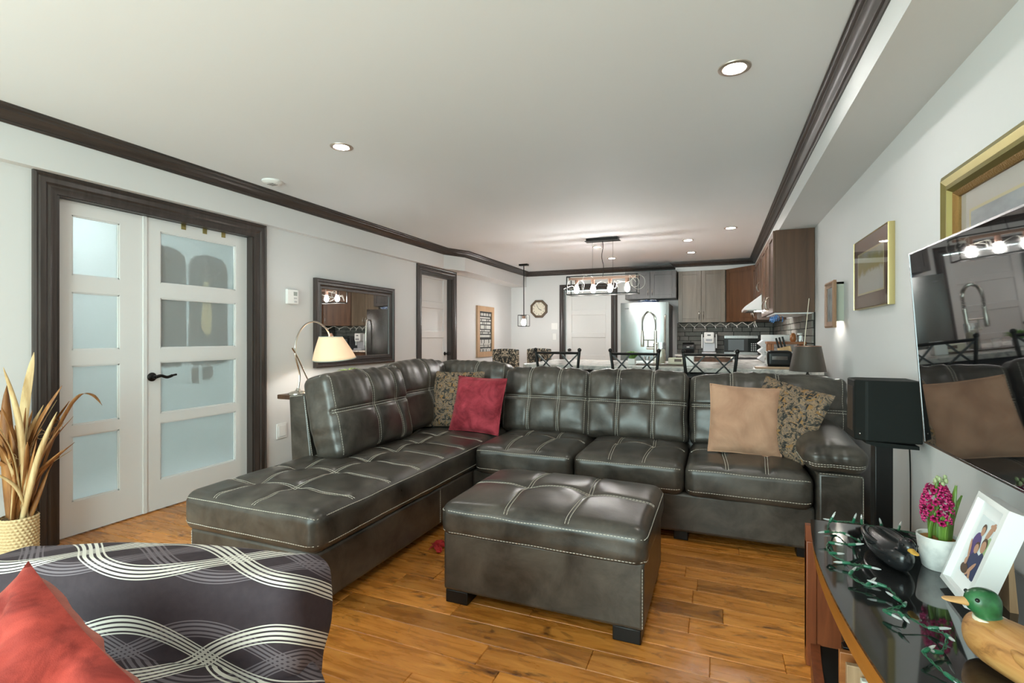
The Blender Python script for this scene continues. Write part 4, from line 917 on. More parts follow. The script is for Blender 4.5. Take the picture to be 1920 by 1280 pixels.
for i in range(1, len(wp)-1):
    p = V(wp[i]); a = rr.uniform(0, 2*PI); el = rr.uniform(-.1, .9) if i < 10 else rr.uniform(-.15, .35)
    if i in (4, 2, 6): el = 1.15
    d = V((math.cos(a)*math.cos(el), math.sin(a)*math.cos(el), math.sin(el)))
    s_ = MB().lathe([(.0035, -.002), (.0045, .003), (.0045, .016), (.0036, .019)], p, 10, d).build('bulb_socket', m_sock, xs)
    MB().lathe([(.0030, .019), (.0034, .024), (.0028, .034), (.0008, .041)], p, 8, d).build('bulb', m_mini, s_)
pl_ = thing('plug', 'green light string plug lying behind the photo frame', 'plug', (.66, 1.47, ZT))
MB().box(.645, .675, 1.455, 1.485, ZT, ZT+.018).build('plug_body', m_black, pl_, bevel=.004); MB().tube(spline([(.675, 1.47, .53), (.71, 1.43, .53), (.73, 1.36, .525), (.78, 1.30, .525)], 6), .002, 6).build('lead', m_wire, pl_)
# ---------------- kitchen cabinets ----------------
def place_m(c, rz): return Matrix.Translation(c)@Matrix.Rotation(rz, 4, 'Z')
def pull(parent, mtx, L=.10):
    # arched bar pull, upright, in front (-y) of local plane y=0
    MB().tube([mtx@p for p in spline([(0, 0, -L/2-.012), (0, -.012, -L/2-.006), (0, -.022, -L/2+.015), (0, -.028, 0), (0, -.022, L/2-.015), (0, -.012, L/2+.006), (0, 0, L/2+.012)], 4)], [.006]*5+[.005]*15+[.006]*5, 8).build('handle', m_nickel, parent)
def cab(name, label, w, d, h, doors, mtx, mat, handle='low', lower=False, group=None):
    # local: front plane y=0, body towards +y, x 0..w, z 0..h
    o = mtx.to_translation(); t = thing(name, label, 'cabinet', o, group)
    MB().box(0, w, .02, d, 0, h).xf(mtx).build('body', mat, t)
    dw = w/doors; f = .062
    for i in range(doors):
        a, b = i*dw+.003, (i+1)*dw-.003
        dr = MB().box(a, a+f, 0, .02, .003, h-.003).box(b-f, b, 0, .02, .003, h-.003).box(a+f, b-f, 0, .02, .003, f).box(a+f, b-f, 0, .02, h-f, h-.003).xf(mtx).build('door', mat, t, bevel=.002)
        MB().box(a+f-.004, b-f+.004, .010, .019, f-.004, h-f+.004).xf(mtx).build('door_panel', mat, dr)
        hx = (b-.03) if (i % 2 == 0 and doors > 1) or (doors == 1 and handle != 'lowleft') else a+.03
        hz = .11 if handle.startswith('low') else h-.11
        if h < .5: hz = .10
        pull(dr, mtx@Matrix.Translation((hx, 0, hz)), .075 if h < .5 else .10)
    return t
ZU = 1.425
cab('wall_cabinet', 'grey brown two-door wall cabinet above the coffee maker', .70, .31, 2.25-ZU, 2, place_m((-.585, 8.49, ZU), 0), m_cabg)
cab('wall_cabinet', 'charcoal two-door wall cabinet over the refrigerator', .80, .50, .44, 2, place_m((-1.40, 8.30, 1.81), 0), m_cabd)
# diagonal corner cabinet
DA = V((.125, 8.49, 0)); DB = V((.50, 8.09, 0)); an = math.atan2(DB.y-DA.y, DB.x-DA.x); Ld = (DB-DA).length
t = cab('wall_cabinet', 'reddish walnut corner wall cabinet set diagonally', Ld, .06, 2.25-ZU, 1, place_m((DA.x, DA.y, ZU), an), m_cab)
MB().prism([(DA.x+.01, DA.y+.02), (DB.x+.02, DB.y+.01), (XR-.002, DB.y+.01), (XR-.002, YB-.002), (DA.x+.01, YB-.002)], ZU, 2.195).build('corner_body', m_cab, t)
# right wall cabinets: fronts face -x, local x runs towards -y
def right_m(y1, z): return place_m((.485, y1, z), R(-90))
cab('wall_cabinet', 'walnut two-door wall cabinet at the near end of the right wall', .88, .34, 2.2-ZU, 2, right_m(6.18, ZU), m_cab)
cab('wall_cabinet', 'narrow walnut wall cabinet beside the range hood', .44, .34, 2.2-ZU, 1, right_m(6.62, ZU), m_cab)
cab('wall_cabinet', 'short walnut wall cabinet above the range hood', .76, .34, .48, 2, right_m(7.38, 2.2-.48), m_cab)
cab('wall_cabinet', 'walnut wall cabinet between range hood and corner', .70, .34, 2.2-ZU, 2, right_m(8.08, ZU), m_cab)
MB().box(.50, .82, 5.31, 6.17, ZU-.012, ZU-.001).build('light_valance', m_white, bpy.data.objects['wall_cabinet.003'])
hd = thing('range_hood', 'white slanted range hood under the short right wall cabinet', 'hood', (.55, 7.0, 1.50))
MB().prism([(.80, 1.52), (.30, 1.52), (.30, 1.555), (.485, 1.70), (.80, 1.70)], 6.635, 7.365, 'y').build('canopy', m_white, hd, bevel=.004)
MB().box(.34, .78, 6.68, 7.32, 1.512, 1.52).build('filter', m_steel, hd)
MB().box(.42, .50, 6.75, 6.85, 1.508, 1.513).build('hood_light', m_pot, hd)
# counters
kc = thing('kitchen_base_cabinets', 'base cabinets along the back and right kitchen walls', 'cabinet', (0, 8.4, 0))
MB().box(-.60, .20, 8.22, YB-.002, .10, .89).build('back_carcass', m_cab, kc); MB().box(.20, XR-.002, 5.85, 6.62, .10, .89).build('right_carcass', m_cab, kc); MB().box(.20, XR-.002, 7.40, YB-.002, .10, .89).build('corner_carcass', m_cab, kc)
for i in range(2): MB().box(-.595+i*.40, -.20+i*.40, 8.20, 8.22, .12, .87).build('door', m_cab, kc, bevel=.003)
for i in range(2): MB().box(.18, .20, 5.86+i*.38, 6.23+i*.38, .12, .87).build('door', m_cab, kc, bevel=.003)
ct = thing('countertop', 'granite countertop along the back and right kitchen walls', 'countertop', (0, 8.4, .89))
MB().prism([(-.62, 8.19), (.17, 8.19), (.17, 7.39), (XR-.03, 7.39), (XR-.03, YB-.03), (-.62, YB-.03)], .89, .925).build('corner_slab', m_granite, ct, bevel=.004); MB().box(.17, XR-.03, 5.79, 6.63, .89, .925).build('near_slab', m_granite, ct, bevel=.004)
rg_ = thing('range', 'stainless cooking range under the hood', 'range', (.5, 7.0, 0))
MB().box(.18, XR-.035, 6.64, 7.38, .02, .90).build('body', m_steel, rg_, bevel=.004); MB().box(.20, XR-.035, 6.65, 7.37, .90, .925).build('cooktop', m_black, rg_, bevel=.003); MB().box(.74, XR-.035, 6.64, 7.38, .925, 1.09).build('back_panel', m_steel, rg_, bevel=.004)
# stone brick backsplash
bs = struct(MB().box(-.62, XR, YB-.012, YB, .925, ZU).box(XR-.012, XR, 5.30, YB, .925, ZU+.0).build('wall_backsplash', m_mortar), 'grey stone brick backsplash')
rr = random.Random(4); RH = .0715
for j in range(7):
    z0 = .927+j*RH; z1 = z0+RH-.009
    for wall in (0, 1):
        s = -.62 if wall == 0 else 5.30; e = XR-.03 if wall == 0 else YB-.03; x = s-rr.uniform(0, .2)
        while x < e:
            l = rr.choice((.14, .22, .24, .26)); a, b = max(x, s), min(x+l-.009, e); x += l
            if b-a < .03: continue
            p = rr.uniform(.016, .028); mb = MB()
            if wall == 0: mb.box(a, b, YB-.012-p+.008, YB-.010, z0, z1)
            else: mb.box(XR-.012-p+.008, XR-.010, a, b, z0, z1)
            c = V([sum(q[k] for q in mb.v)/8 for k in range(3)])
            mb.v = [tuple(c+(V(q)-c)*(1)+V((0, 0, rr.uniform(-.0025, .0025)))) for q in mb.v]
            mb.build('brick', m_brick, bs, smooth=0)
# ---------------- refrigerator ----------------
fr = thing('refrigerator', 'stainless steel bottom-freezer refrigerator beside the kitchen door', 'refrigerator', (-1.04, 8.3, 0))
MB().box(-1.41, -.69, 8.03, 8.78, .03, 1.715).build('cabinet', m_dsteel, fr, bevel=.006)
def fdoor(z0, z1, nm):
    def fn(u, v):
        x = lerp(-1.415, -.685, u); return (x, 8.03-.045-.022*math.sin(PI*u)**.8, lerp(z0, z1, v))
    mb = MB().grid(fn, 24, 2); mb.box(-1.415, -.685, 7.985, 8.028, z0, z1); return mb.build(nm, m_steel, fr, smooth=50)
d_ = fdoor(.66, 1.73, 'door'); fdoor(.06, .645, 'freezer_drawer')
MB().tube(spline([(-.735, 7.975, .72), (-.735, 7.915, .76), (-.735, 7.895, 1.10), (-.735, 7.915, 1.48), (-.735, 7.975, 1.52)], 6), .014, 10).build('handle', m_nickel, d_)
MB().box(-1.345, -1.285, 7.968, 7.980, 1.635, 1.648).build('badge', m_dsteel, d_)
nt_ = thing('fridge_note', 'paper note with a red magnet on the refrigerator side', 'note', (-1.415, 8.3, 1.4))
MB().box(-1.4135, -1.411, 8.22, 8.36, 1.36, 1.52).build('paper', M('pale_green_paper', (.55, .72, .62), .8), nt_); MB().box(-1.418, -1.4135, 8.30, 8.33, 1.50, 1.54).build('magnet', m_red, nt_)
bw = thing('wire_basket', 'wire basket of blue white ware on top of the refrigerator', 'basket', (-1.0, 8.2, 1.716)); m_bluew = M('blue_white_ceramic', (.6, .66, .75), .3); _n = m_bluew.noise(m_bluew.coord(), 40, 2); m_bluew.set('Base Color', m_bluew.mix(_n.gt(.5), (.08, .14, .35), (.7, .74, .8)))
MB().lathe([(.10, 0), (.17, .05), (.175, .055), (.16, .05), (.09, .01), (.001, .01)], (-1.02, 8.23, 1.716), 28).build('bowl', m_bluew, bw)
for k in range(7): MB().sphere((-1.02+.10*math.cos(k*.9), 8.23+.08*math.sin(k*.9), 1.765), (.035, .03, .022), 10, 6).build('piece', m_bluew, bw)
# ---------------- island ----------------
isl = thing('kitchen_island', 'kitchen island with a dark panelled body behind the sofa', 'island', (-.5, 5.2, 0))
MB().box(-1.45, .60, 4.95, 5.72, .09, .89).build('body', m_cabd, isl)
for i in range(4): MB().box(-1.43+i*.505, -.94+i*.505, 4.93, 4.95, .12, .87).build('panel', m_cabd, isl, bevel=.006)
MB().box(-1.40, .55, 5.0, 5.66, 0, .09).build('toe_kick', m_black, isl)
it = tag(MB().prism([(-1.79, 4.66), (-1.75, 4.62), (.62, 4.62), (.79, 4.64), (.79, 5.78), (-1.74, 5.78), (-1.79, 5.74)], .89, .93).build('island_top', m_granite, loc=(-.5, 5.2, .89), bevel=.005), 'pale granite slab on the kitchen island', 'countertop')
# spring faucet
fc = thing('kitchen_faucet', 'tall spring neck kitchen faucet on the island', 'faucet', (-.59, 5.30, .93))
fx, fy = -.585, 5.30
MB().lathe([(.03, 0), (.03, .012), (.022, .016), (.021, .20), (.016, .205), (.015, .33), (.001, .335)], (fx, fy, .93), 16).build('post', m_nickel, fc)
arch = spline([(fx, fy, 1.25), (fx, fy, 1.36), (fx-.015, fy, 1.42), (fx-.065, fy, 1.46), (fx-.115, fy, 1.42), (fx-.13, fy, 1.36), (fx-.13, fy, 1.25)], 10)
MB().tube(arch, .006, 8).build('hose', m_dsteel, fc)
co = []; 
for i in range(len(arch)*9):
    t_ = i/9; k = min(int(t_), len(arch)-2); p = arch[k].lerp(arch[k+1], t_-k); d = (arch[k+1]-arch[k]).normalized(); a = i*2*PI/9*.62*1.6; s1 = V((0, 1, 0)); s2 = d.cross(s1); co.append(p+(s1*math.cos(a)+s2*math.sin(a))*.014)
MB().tube(co, .0022, 5).build('spring', m_nickel, fc)
MB().lathe([(.011, 0), (.013, -.02), (.017, -.06), (.019, -.15), (.016, -.165)], (fx-.13, fy, 1.26), 14).build('spray_head', m_nickel, fc)
MB().tube([(fx, fy, 1.165), (fx-.13, fy, 1.165)], .006, 8).tube([(fx-.075, fy, 1.165), (fx-.075, fy, 1.10)], .007, 8).build('docking_arm', m_nickel, fc)
MB().tube([(fx, fy, 1.085), (fx-.09, fy, 1.085)], [.017, .015], 12).build('spout', m_nickel, fc)
# island table-top things
grass_plant('potted_plant', 'leafy green plant in a white square pot on the island', (-.78, 5.02, .9305), .085, .085, 130, .035, .055, m_whitep, M('fresh_leaves', (.22, .42, .08), .5), 4, .018, sq=True)
tr = tag(MB().box(-.72, -.27, 4.88, 5.10, .9305, .940).build('serving_tray', m_cab, loc=(-.5, 5, .9305), bevel=.003), 'dark wooden serving tray on the island behind the middle stool', 'tray')
cg = thing('candle_jar', 'tall clear glass cylinder around a cream pillar candle', 'candle', (-.497, 5.0, .9405))
MB().lathe([(.042, 0), (.042, .205), (.039, .205), (.039, .006), (.001, .006)], (-.497, 5.0, .9405), 24).build('glass', m_glass, cg); MB().lathe([(.001, .007), (.033, .007), (.034, .13), (.028, .138), (.001, .134)], (-.497, 5.0, .9405), 20).build('wax', m_cream, cg); MB().tube([(-.497, 5, 1.07), (-.497, 5, 1.085)], .0015, 5).build('wick', m_black, cg)
vb = thing('votive_box', 'cream box candle with a wooden insert beside the candle jar', 'candle', (-.36, 5.0, .9405))
MB().box(-.43, -.30, 4.95, 5.05, .9405, 1.0).build('box', m_cream, vb, bevel=.004); MB().box(-.375, -.31, 4.947, 4.951, .965, .99).build('insert', m_cab, vb)
nb = tag(MB().box(-.285, -.20, 4.86, 4.95, .9305, 1.035).build('napkin_box', m_whitep, loc=(-.25, 4.9, .9305), bevel=.004), 'plain white box on the island behind the right stool', 'box')
gl = thing('glass_cups', 'small clear glass cup on the island tray', 'glass', (-.66, 4.98, .9405)); MB().lathe([(.024, 0), (.03, .07), (.028, .07), (.022, .005), (.001, .005)], (-.63, 4.98, .9405), 18).build('cup', m_glass, gl)
db = tag(MB().box(.30, .62, 4.72, 4.88, .9305, .942).build('cutting_board', woodmat('pale_board', (.42, .27, .17), (.55, .38, .26), .5, 0), loc=(.45, 4.8, .9305), bevel=.003), 'thin wooden cutting board in front of the toaster', 'board')
to = thing('toaster', 'rounded black and chrome toaster on the island end', 'toaster', (.50, 4.98, .93))
Cushion((.50, 4.98, 1.005), (.10, .09, .072), .03).mesh(MB(), (8, 8, 6)).build('body', m_black, to, smooth=60)
for sx in (-1, 1): MB().prism([(4.90, .945), (4.93, 1.07), (5.03, 1.07), (5.06, .945), (5.0, .935)], .50+sx*.098-.008, .50+sx*.098+.008, 'x').build('end_trim', m_chrome, to, bevel=.004)
for y in (4.955, 5.005): MB().box(.425, .575, y-.012, y+.012, 1.0765, 1.0785).build('slot', m_dsteel, to)
MB().box(.44, .56, 4.884, 4.890, 1.0, 1.03).build('control_strip', m_chrome, to)
# far counter appliances
cf = thing('coffee_maker', 'silver single-serve coffee maker on the back counter', 'coffee maker', (-.12, 8.5, .925))
MB().box(-.225, -.015, 8.40, 8.66, .9255, .96).build('base', M('silver_plastic', (.50, .48, .50), .35, .3), cf, bevel=.01); m_silv = bpy.data.materials['silver_plastic']
class _W: 
    def __init__(s, m): s.m = m
m_silv = _W(m_silv); m_silvd = M('silver_dark', (.30, .29, .31), .35, .4)
MB().box(-.215, -.025, 8.50, 8.66, .96, 1.19).build('tank', m_silv, cf, bevel=.012)
MB().prism([(-.185, 1.10), (-.055, 1.10), (-.045, 1.16), (-.05, 1.27), (-.19, 1.27), (-.195, 1.16)], 8.39, 8.60, 'y').build('brew_head', m_whitep, cf, bevel=.012)
MB().box(-.165, -.075, 8.384, 8.392, 1.13, 1.165).build('front_plate', m_silvd, cf, bevel=.003); MB().box(-.145, -.095, 8.386, 8.392, 1.215, 1.235).build('display', m_dsteel, cf)
for sx in (-.235, -.025): MB().box(sx, sx+.02, 8.47, 8.64, 1.02, 1.24).build('side_rail', m_whitep, cf, bevel=.006)
rb = thing('round_black_toaster', 'round black bread bin at the end of the back counter', 'bread bin', (-.43, 8.5, .925))
MB().loft([((-.52, 8.5, 1.015), (0, .06, 0), (0, 0, .07)), ((-.515, 8.5, 1.015), (0, .085, 0), (0, 0, .09)), ((-.345, 8.5, 1.015), (0, .085, 0), (0, 0, .09)), ((-.34, 8.5, 1.015), (0, .06, 0), (0, 0, .07))], 24).build('body', m_black, rb); MB().box(-.45, -.41, 8.412, 8.42, 1.03, 1.045).build('label_plate', m_whitep, rb)
mw = thing('microwave', 'stainless and black microwave oven on the back counter', 'microwave', (.33, 8.5, .925))
MB().box(.10, .565, 8.42, 8.74, .9255, 1.215).build('case', m_dsteel, mw, bevel=.004); MB().box(.10, .565, 8.405, 8.42, 1.175, 1.215).box(.10, .565, 8.405, 8.42, .9265, .965).build('steel_trim', m_steel, mw)
MB().box(.10, .43, 8.408, 8.42, .965, 1.175).build('door', m_black, mw); MB().box(.155, .375, 8.4065, 8.409, .99, 1.155).build('window', M('microwave_window', (.10, .12, .13), .15), mw); MB().box(.43, .565, 8.408, 8.42, .965, 1.175).build('control_panel', m_blackm, mw)
mb = MB()
for i in range(3):
    for j in range(5): mb.box(.472+i*.028, .487+i*.028, 8.406, 8.4085, .985+j*.026, .993+j*.026)
mb.build('keys', m_whitep, mw); MB().box(.235, .30, 8.4065, 8.409, .972, .979).build('brand_mark', m_whitep, mw)
# right counter: folded cloths, wooden rack, knife block
for k in range(3):
    z0 = .9265+k*.080
    m_fold = M('folded_white_cloth', (.72, .72, .74), .8) if k == 0 else m_fold
    tag(MB().prism([(.40, z0+.04), (.45, z0+.001), (.66, z0+.001), (.66, z0+.079), (.45, z0+.079)], 5.92, 6.15, 'y').build('folded_cloth', m_fold, loc=(.5, 6.0, z0), bevel=.008), ['lowest', 'middle', 'topmost'][k]+' of three folded white cloths piled on the right counter', 'cloth', 'folded cloths on the right counter')
rk = thing('wooden_rack', 'orange wooden step rack on the right counter near the brick wall', 'rack', (.63, 5.7, .925))
MB().box(.46, .80, 5.58, 5.84, 1.125, 1.15).build('shelf', m_orange, rk, bevel=.004)
for x in (.48, .51, .78):
    for y in (5.60, 5.82): MB().box(x-.010, x+.010, y-.010, y+.010, .931, 1.125).build('leg', m_orange, rk)
MB().box(.46, .80, 5.585, 5.60, .955, .99).build('rail', m_orange, rk)
kb = thing('knife_block', 'slanted pale wood knife block under the wooden rack', 'knife block', (.62, 5.5, .925)); KM = Matrix.Translation((.63, 5.47, .945))@Matrix.Rotation(R(-14), 4, 'Y')
MB().box(-.055, .055, -.05, .05, -.005, .16).xf(KM).build('block', woodmat('beech', (.50, .30, .13), (.66, .44, .22), .45), kb, bevel=.004)
for i in range(3): MB().box(-.050+i*.028, -.034+i*.028, -.012, .012, .16, .26).xf(KM).build('knife_handle', m_black, kb, bevel=.004)
MB().loft([((.71, 5.70, 1.15), (.022, 0, 0), (0, .022, 0)), ((.71, 5.70, 1.19), (.030, 0, 0), (0, .030, 0)), ((.71, 5.70, 1.225), (.020, 0, 0), (0, .020, 0)), ((.71, 5.70, 1.24), (.008, 0, 0), (0, .008, 0))], 16)
sj = tag(MB().lathe([(.02, 0), (.03, .02), (.028, .06), (.012, .085), (.001, .088)], (.70, 5.70, 1.1505), 16).build('pepper_mill', m_orange, loc=(.70, 5.70, 1.1505)), 'squat orange wooden pepper mill on the rack', 'mill')
jr = thing('spice_jar', 'clear spice jar with a white cap on the wooden rack', 'jar', (.755, 5.70, 1.1505)); MB().lathe([(.026, 0), (.026, .06), (.02, .068)], (.757, 5.70, 1.1505), 16).build('jar_glass', m_glass, jr); MB().lathe([(.024, .068), (.024, .085), (.001, .085)], (.757, 5.70, 1.1505), 16).build('cap', m_whitep, jr)
bp = tag(MB().box(.45, .80, 6.20, 6.24, .9265, 1.22).build('white_box', m_whitep, loc=(.6, 6.2, .9265), bevel=.004), 'white flat box standing behind the folded cloths', 'box')
bl = thing('blue_garland', 'blue flowery garland hung under the near wall cabinet', 'garland', (.55, 5.8, 1.38)); m_blue = M('blue_petals', (.10, .28, .62), .6)
rr = random.Random(8)
for i in range(16):
    c = V((.52+rr.uniform(0, .08), 5.45+i*.045, 1.385+rr.uniform(-.02, .02))); mb = MB()
    for k in range(5): a = 2*PI*k/5; mb.add([c, c+V((.0, .02*math.cos(a-.4), .02*math.sin(a-.4))), c+V((-.012, .032*math.cos(a), .032*math.sin(a))), c+V((0, .02*math.cos(a+.4), .02*math.sin(a+.4)))], [(0, 1, 2, 3)])
    mb.build('blossom', m_blue, bl, solid=.002)
# white icicle string under the cabinets
ic = thing('string_lights', 'white wire light string drooping under the kitchen wall cabinets', 'string lights', (0, 8.45, 1.42)); m_wwire = M('white_wire', (.75, .74, .66), .5)
pts = []; base = [(-.57, 8.48)]+[(lerp(-.57, .12, k/9), 8.475) for k in range(1, 10)]+[(lerp(.12, .49, k/5), lerp(8.475, 8.06, k/5)) for k in range(1, 6)]+[(.475, 7.8), (.475, 7.6), (.475, 7.42)]
for k, (x, y) in enumerate(base): pts.append((x, y, 1.415 if k % 2 == 0 else 1.35+.02*math.sin(k*3)))
MB().tube(spline(pts, 6), .0028, 5).build('wire', m_wwire, ic)
for k, p in enumerate(pts):
    if k % 2: s_ = MB().tube([p, (p[0]+.012, p[1], p[2]-.035)], .004, 6).build('bulb', m_whitep, ic)
# ---------------- bar stools ----------------
def stool():
    t = thing('bar_stool', 'dark iron bar stool', 'stool')
    for sx in (-1, 1):
        MB().tube([(sx*.165, -.20, .62), (sx*.175, -.215, .85), (sx*.200, -.235, 1.075)], .0125, 10).build('back_post', m_iron, t)
        MB().sphere((sx*.201, -.236, 1.083), .018, 12, 8).build('finial', m_iron, t)
        for sy in (-1, 1): MB().tube([(sx*.165, sy*.19, .63), (sx*.20, sy*.22, 0)], .0125, 8).build('leg', m_iron, t)
    MB().tube([(-.196, -.233, 1.055), (.196, -.233, 1.055)], .011, 8).build('top_rail', m_iron, t); MB().tube([(-.178, -.217, .865), (.178, -.217, .865)], .009, 8).build('lower_rail', m_iron, t)
    for a, b in ((-.185, 0.03), (.0, .185)):
        pass
    for (x0, z0, x1, z1) in ((-.190, 1.05, -.005, .87), (-.175, .885, -.035, 1.05), (.190, 1.05, .005, .87), (.175, .885, .035, 1.05)):
        MB().bar((x0, -.232, z0) if z0 > 1 else (x0, -.219, z0), (x1, -.232, z1) if z1 > 1 else (x1, -.219, z1), .012, .012, (0, 1, 0)).build('cross_bar', m_iron, t)
    for z, k in ((.22, 1.0), (.40, .95)):
        MB().tube([(-.19*k, -.21*k, z), (.19*k, -.21*k, z), (.19*k, .21*k, z), (-.19*k, .21*k, z)], .008, 8, closed=True).build('foot_rail', m_iron, t)
    Cushion((0, 0, .66), (.20, .20, .035), .03, None, lambda u, d, p: V((0, 0, .015*max(0, d.z)*(1-u.x**2)*(1-u.y**2)))).mesh(MB(), (8, 8, 2)).build('seat', M('stool_seat_vinyl', (.035, .03, .028), .5), t, smooth=60)
    return t
st0 = stool()
for i, (x, rz, lab) in enumerate(((-1.335, R(3), 'dark iron bar stool with crossed back, nearest the kitchen door'), (-.640, R(-2), 'dark iron bar stool with crossed back, in front of the faucet'), (-.060, R(1), 'dark iron bar stool with crossed back, nearest the toaster'))):
    s_ = st0 if i == 0 else copy_tree(st0); place(s_, (x, 4.53, 0), rz); s_['label'] = lab; s_['group'] = 'bar stools at the island'
# damask dining chairs
def dchair():
    t = thing('dining_chair', 'damask dining chair', 'chair')
    def dd(u, d, p): return V((0, .012*(u.z)**2, .012*(1-u.x**2)*max(0, d.z)))
    Cushion((0, -.20, .74), (.215, .035, .26), .02, Matrix.Rotation(R(6), 3, 'X'), dd).mesh(MB(), (14, 3, 16)).build('backrest', m_damask, t, smooth=50)
    Cushion((0, 0, .45), (.22, .22, .05), .03).mesh(MB(), (8, 8, 3)).build('seat', m_damask, t, smooth=50)
    for sx in (-1, 1):
        for sy in (-1, 1): MB().tube([(sx*.19, sy*.19, .41), (sx*.19, sy*.20, 0)], [.022, .016], 8).build('leg', m_cabd, t)
    return t
c0 = dchair()
for i, (x, y, rz, lab) in enumerate(((-3.07, 7.42, R(3), 'black damask dining chair standing below the word sign'), (-2.66, 7.95, R(-9), 'black damask dining chair standing below the wall clock'))):
    s_ = c0 if i == 0 else copy_tree(c0); place(s_, (x, y, 0), rz); s_['label'] = lab; s_['group'] = 'damask dining chairs'
# small lamp table behind the sofa with a dark shade
lt = thing('side_table', 'narrow dark side table behind the sofa end', 'table', (.62, 4.26, 0))
MB().box(.46, .80, 4.12, 4.42, .58, .61).build('table_top', m_cabd, lt, bevel=.004)
for x in (.48, .78):
    for y in (4.14, 4.40): MB().box(x-.015, x+.015, y-.015, y+.015, 0, .58).build('leg', m_cabd, lt)
sl = thing('table_lamp', 'table lamp with a dark brown tapered shade behind the sofa', 'lamp', (.62, 4.26, .61))
m_dsh = M('dark_brown_shade', (.062, .048, .036), .6); m_dsh.bump(m_dsh.noise(m_dsh.coord(scale=(60, 60, 8)), 2, 3), .3, .004)
MB().lathe([(.121, .335), (.088, .52), (.085, .52), (.118, .335)], (.618, 4.26, .61), 36, cap=False).build('shade', m_dsh, sl, smooth=50); MB().tube([V((.618+.087*math.cos(2*PI*k/36), 4.26+.087*math.sin(2*PI*k/36), 1.13)) for k in range(36)], .003, 6, closed=True).build('shade_rim', m_copper, sl)
MB().lathe([(.065, 0), (.065, .02), (.03, .04), (.045, .12), (.05, .2), (.02, .30), (.008, .32), (.008, .45)], (.618, 4.26, .61), 20).build('base', m_cabd, sl)
tag(MB().lathe([(.04, 0), (.04, .012), (.006, .018)], (.645, 4.70, .9305), 16).tube([(.645, 4.70, .94), (.652, 4.70, 1.04), (.668, 4.70, 1.25), (.692, 4.70, 1.512)], [.004, .0038, .003, .0022], 6).build('antenna_rod', m_cream, loc=(.645, 4.70, .9305)), 'thin pale antenna rod rising behind the dark lampshade', 'antenna')
# ---------------- ceiling lights ----------------
m_ptrim = M('nickel_trim_ring', (.55, .48, .42), .35, .8)
def downlight(x, y, label, first=[None]):
    if first[0] is None:
        t = thing('ceiling_downlight', label, 'downlight', (0, 0, 0), 'recessed ceiling downlights')
        MB().lathe([(.070, 0), (.069, -.004), (.060, -.007), (.050, -.006), (.046, -.001), (.046, 0)], (0, 0, 0), 32).build('trim_ring', m_ptrim, t)
        MB().lathe([(.001, -.0025), (.045, -.0025), (.045, -.001), (.001, -.001)], (0, 0, 0), 28).build('lens', m_pot, t); first[0] = t
    else: t = copy_tree(first[0])
    place(t, (x, y, ZC)); t['label'] = label
for x, y, lab in ((.071, 2.458, 'large recessed downlight nearest the right crown moulding'), (-2.208, 2.534, 'recessed downlight left, near the smoke detector'), (.137, 6.056, 'bright recessed downlight before the walnut wall cabinets'), (-.339, 6.624, 'nearer of the two downlights right of the chandelier'), (-.346, 7.605, 'farther of the two downlights right of the chandelier'), (-1.493, 6.674, 'nearer of the two downlights behind the chandelier'), (-1.502, 7.712, 'farther of the two downlights behind the chandelier'), (.0, -.9, 'added unseen fill downlight behind the viewer, right'), (-2.208, -.9, 'added unseen fill downlight behind the viewer, left')): downlight(x, y, lab)  # the pair behind the viewer is added out of view to even the light
sd = thing('smoke_detector', 'white round smoke detector near the left crown moulding', 'detector', (-3.19, 2.89, ZC))
MB().lathe([(.075, 0), (.075, -.010), (.060, -.022), (.045, -.026), (.001, -.026)], (-3.19, 2.89, ZC), 32).build('housing', m_whitep, sd)
for k in range(3): MB().box(-3.19-.03, -3.19+.03, 2.89-.022+k*.02, 2.89-.014+k*.02, ZC-.0275, ZC-.0262).build('vent', m_dsteel, sd)
# chandelier
CX, CY = -1.30, 6.10
ch = thing('chandelier', 'rectangular cage chandelier with four glowing bulbs over the island', 'chandelier', (CX, CY, 1.71))
MB().box(CX-.195, CX+.195, CY-.055, CY+.055, ZC-.032, ZC).build('canopy', m_bronze, ch, bevel=.003); MB().box(CX-.21, CX+.21, CY-.065, CY+.065, ZC-.037, ZC-.032).build('canopy_plate', m_iron, ch)
hw, hd_, z0, z1 = .425, .10, 1.72, 1.94; mb = MB(); b = .012
for z in (z0, z1):
    for sy in (-1, 1): mb.bar((CX-hw, CY+sy*hd_, z), (CX+hw, CY+sy*hd_, z), b, b)
    for sx in (-1, 1): mb.bar((CX+sx*hw, CY-hd_, z), (CX+sx*hw, CY+hd_, z), b, b)
for sx in (-1, 1):
    for sy in (-1, 1): mb.bar((CX+sx*hw, CY+sy*hd_, z0), (CX+sx*hw, CY+sy*hd_, z1), b, b)
mb.build('cage', m_iron, ch)
MB().bar((CX-hw, CY, z1-.02), (CX+hw, CY, z1-.02), .025, .03).build('lamp_bar', m_copper, ch)
for sx in (-.125, .125): MB().tube([(CX+sx, CY, z1), (CX+sx, CY, ZC-.035)], .0015, 5).build('hanger_cable', m_iron, ch)
MB().tube(spline([(CX, CY, z1-.01), (CX+.012, CY, 2.05), (CX-.010, CY, 2.18), (CX+.006, CY, 2.30), (CX, CY, ZC-.035)], 5), .004, 6).build('power_cord', m_black, ch)
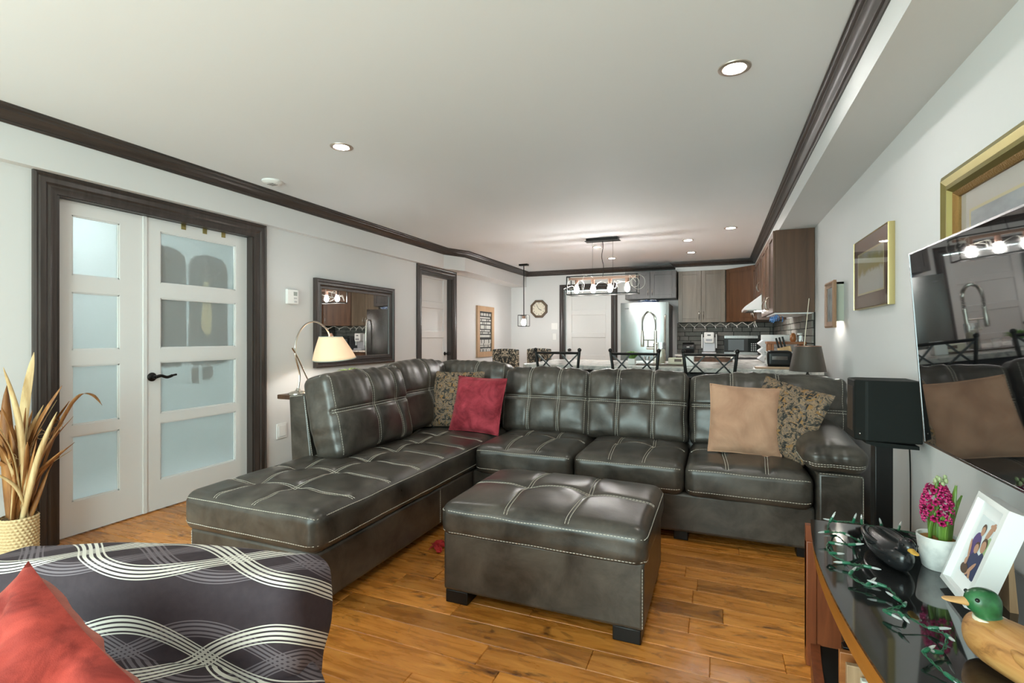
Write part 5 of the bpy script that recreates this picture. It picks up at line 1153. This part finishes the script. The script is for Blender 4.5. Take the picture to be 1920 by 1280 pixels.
for k in range(4):
    x = CX-.325+k*.208
    MB().lathe([(.024, .0), (.024, -.062), (.018, -.066)], (x, CY, z1-.035), 16).build('socket', m_copper, ch)
    MB().lathe([(.016, 0), (.022, -.02), (.032, -.05), (.030, -.075), (.018, -.098), (.001, -.105)], (x, CY, z1-.098), 20).build('bulb', m_bulb, ch)
fl = thing('string_lights', 'thin white fairy wire tangled around the chandelier cage', 'string lights', (CX, CY, 1.72)); rr = random.Random(6)
def loops(x0, x1, n, seed):
    r2 = random.Random(seed); return spline([(lerp(x0, x1, k/(n-1))+r2.uniform(-.05, .05), CY+r2.choice((-.11, .11, -.08, .04)), r2.uniform(1.735, 1.95)) for k in range(n)], 8)
for a, b_, n, sd_ in ((-hw, -.12, 9, 1), (.10, hw, 9, 2), (-.1, .3, 5, 3)): MB().tube(loops(CX+a, CX+b_, n, sd_), .0022, 5).build('wire', m_wwire, fl)
for cx_, r_ in ((CX+hw+.02, .075), (CX+hw-.02, .05), (CX-hw+.06, .05)): MB().tube([(cx_+r_*math.cos(2*PI*k/24), CY-.11, 1.84+r_*1.1*math.sin(2*PI*k/24)) for k in range(24)], .002, 5, closed=True).build('wire_loop', m_wwire, fl)
# pendant
PX, PY = -2.975, 7.78
pn = thing('pendant_light', 'glass cylinder pendant light on a long rod near the clock', 'pendant', (PX, PY, 1.36))
MB().box(PX-.075, PX+.075, PY-.04, PY+.04, ZC-.03, ZC).build('canopy', m_bronze, pn, bevel=.003); MB().tube([(PX, PY, 1.54), (PX, PY, ZC-.03)], .008, 8).build('rod', m_iron, pn)
MB().lathe([(.028, 0), (.028, .055), (.001, .056)], (PX, PY, 1.49), 16).build('socket', m_copper, pn)
mb = MB()
for z in (1.375, 1.555):
    mb.tube([(PX+sx*.075, PY+sy*.075, z) for sx, sy in ((-1, -1), (1, -1), (1, 1), (-1, 1))], .005, 4, closed=True)
for sx in (-1, 1):
    for sy in (-1, 1): mb.tube([(PX+sx*.075, PY+sy*.075, 1.375), (PX+sx*.075, PY+sy*.075, 1.555)], .005, 4)
mb.tube([(PX-.075, PY, 1.555), (PX+.075, PY, 1.555)], .005, 4).build('cage', m_iron, pn)
MB().lathe([(.001, -.105), (.024, -.098), (.040, -.065), (.036, -.035), (.022, 0)], (PX, PY, 1.49), 20).build('bulb', m_bulb, pn)
